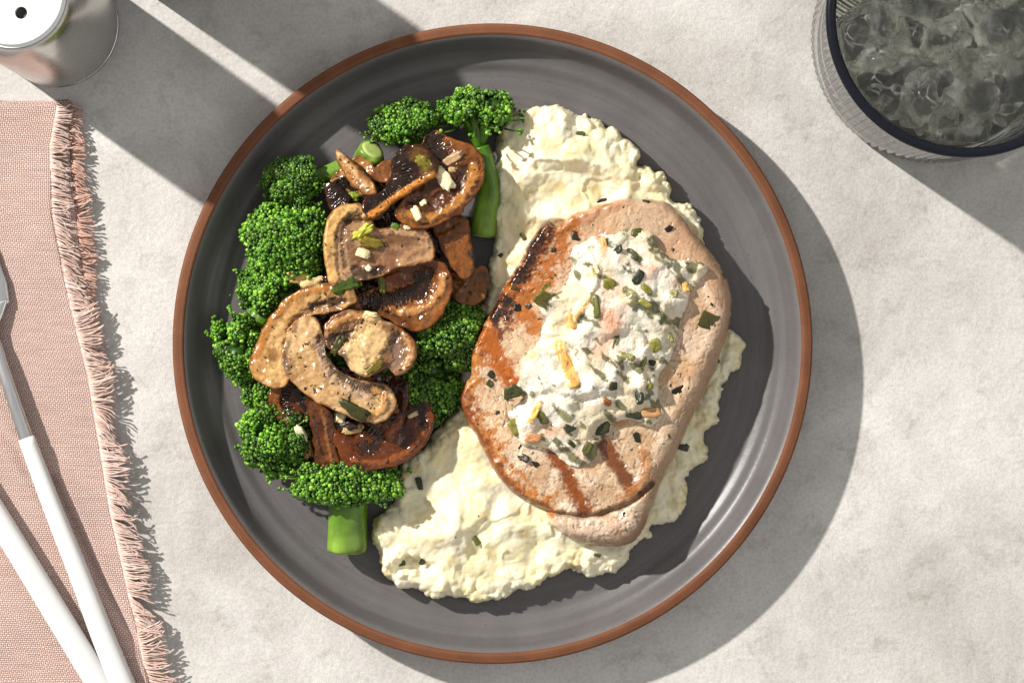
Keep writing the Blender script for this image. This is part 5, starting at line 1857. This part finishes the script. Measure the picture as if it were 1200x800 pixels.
GA = A(240, 222, 172)
for k, (px, py, L, w, h, an, lab, c_) in enumerate([
        (520, 209, 27, 13, 2.2, 55, "largest white garlic slice on the large brown mushroom", A(246, 228, 184)),
        (528, 188, 30, 10, 1.6, -32, "browned garlic sliver just above the largest garlic slice", A(186, 150, 112)),
        (488, 250, 17, 9, 1.6, 70, "curved garlic chip on the lower edge of the large brown mushroom", GA),
        (496, 238, 8, 6, 1.2, -40, "crumb of garlic above the curved garlic chip", GA),
        (530, 199, 8, 6, 1.2, 0, "garlic crumb right of the largest garlic slice", A(200, 170, 120)),
        (426, 297, 15, 10, 2.0, 20, "minced garlic lump on the side-view mushroom stem", GA),
        (432, 314, 7, 6, 1.4, 40, "white garlic crumb below the minced lump", A(248, 234, 196)),
        (398, 489, 13, 11, 2.4, 5, "square garlic cube at the lower tip of the speckled mushroom", A(238, 216, 166)),
        (477, 266, 8, 6, 1.2, 0, "garlic crumb between the side-view stem and large brown mushroom", GA),
        (434, 368, 14, 6, 1.2, 10, "pale garlic sliver on the round cap of the top mushroom", A(226, 216, 160)),
        (484, 486, 11, 5, 1.2, -25, "thin garlic sliver on the dark red-brown cap", A(214, 190, 140)),
        (416, 503, 26, 9, 1.2, -10, "thin garlic rim below the dark herb leaf", A(200, 166, 110))]):
    topping_bit("garlic_piece", lab, "garlic", "minced garlic pieces", px, py, L, w, h, an, c_, M['garlic'], 300 + k, (rng.normal(0, .2), rng.normal(0, .2)))
# garlic resting on the broccoli
for k, (px, py, z, L, w, an, lab, c_) in enumerate([
        (352, 325, 27, 30, 15, 20, "golden garlic lump between left broccoli and pale mushroom", A(226, 190, 122)),
        (367, 331, 27, 24, 11, -15, "smaller garlic lump right of the golden one", A(232, 206, 146)),
        (353, 508, 26, 20, 9, 55, "white garlic slice beside the lower left broccoli", A(228, 218, 180)),
        (360, 528, 22, 18, 13, 80, "browned garlic bit above the bottom broccoli floret", A(190, 150, 96))]):
    x, y = W(px, py, z * MM)
    v, f = lump((L / 2 * S, w / 2 * S, 1.5 * MM), 7, 3.5, .3, 2.2, 330 + k)
    v = v @ rotm(.1, .2, math.radians(-an)).T + [float(x), float(y), z * MM]
    solo("garlic_piece", v, f, M['garlic'], lab, "garlic", "minced garlic pieces", col=np.tile(np.append(c_, .5), (len(v), 1)))

for k, (px, py, L, w, h, an, lab, c_) in enumerate([
        (426, 272, 27, 11, 2.6, -38, "bright yellow-green scallion piece on the side-view mushroom", A(196, 196, 70)),
        (436, 285, 25, 11, 2.2, 12, "browned scallion piece just below the bright one", A(140, 122, 36)),
        (405, 334, 26, 14, 1.6, -20, "green scallion leaf between side-view and C-shaped mushrooms", A(74, 92, 28)),
        (416, 333, 14, 9, 1.8, -10, "bright green scallion bit at the foot of the side-view mushroom", A(112, 150, 36)),
        (447, 332, 22, 7, 1.4, 82, "narrow green scallion strip by the dark hollow mushroom", A(104, 112, 34)),
        (413, 479, 36, 13, 1.2, 24, "dark green herb leaf on the tip of the speckled mushroom", A(58, 58, 22)),
        (408, 499, 22, 11, 2.0, -5, "dark glossy herb bit under the herb leaf", A(44, 26, 20)),
        (414, 231, 14, 10, 1.6, -30, "light green scallion bit at the blackened gills", A(136, 152, 40)),
        (498, 192, 20, 12, 1.4, 40, "olive scallion shred on the dark glossy mushroom", A(128, 116, 36)),
        (463, 265, 9, 6, 1.2, 20, "tiny green scallion bit beneath the large brown mushroom", A(90, 130, 34)),
        (438, 430, 24, 10, 1.4, -35, "olive herb shred at the lower edge of the top mushroom", A(120, 104, 34)),
        (396, 404, 20, 9, 1.2, -60, "dark herb shred beside the top mushroom stem", A(70, 66, 24))]):
    topping_bit("scallion_piece", lab, "scallion", "scallion and herb pieces on the mushrooms", px, py, L, w, h, an, c_, M['herb'], 360 + k, (rng.normal(0, .15), rng.normal(0, .15)), 3.0, .5)
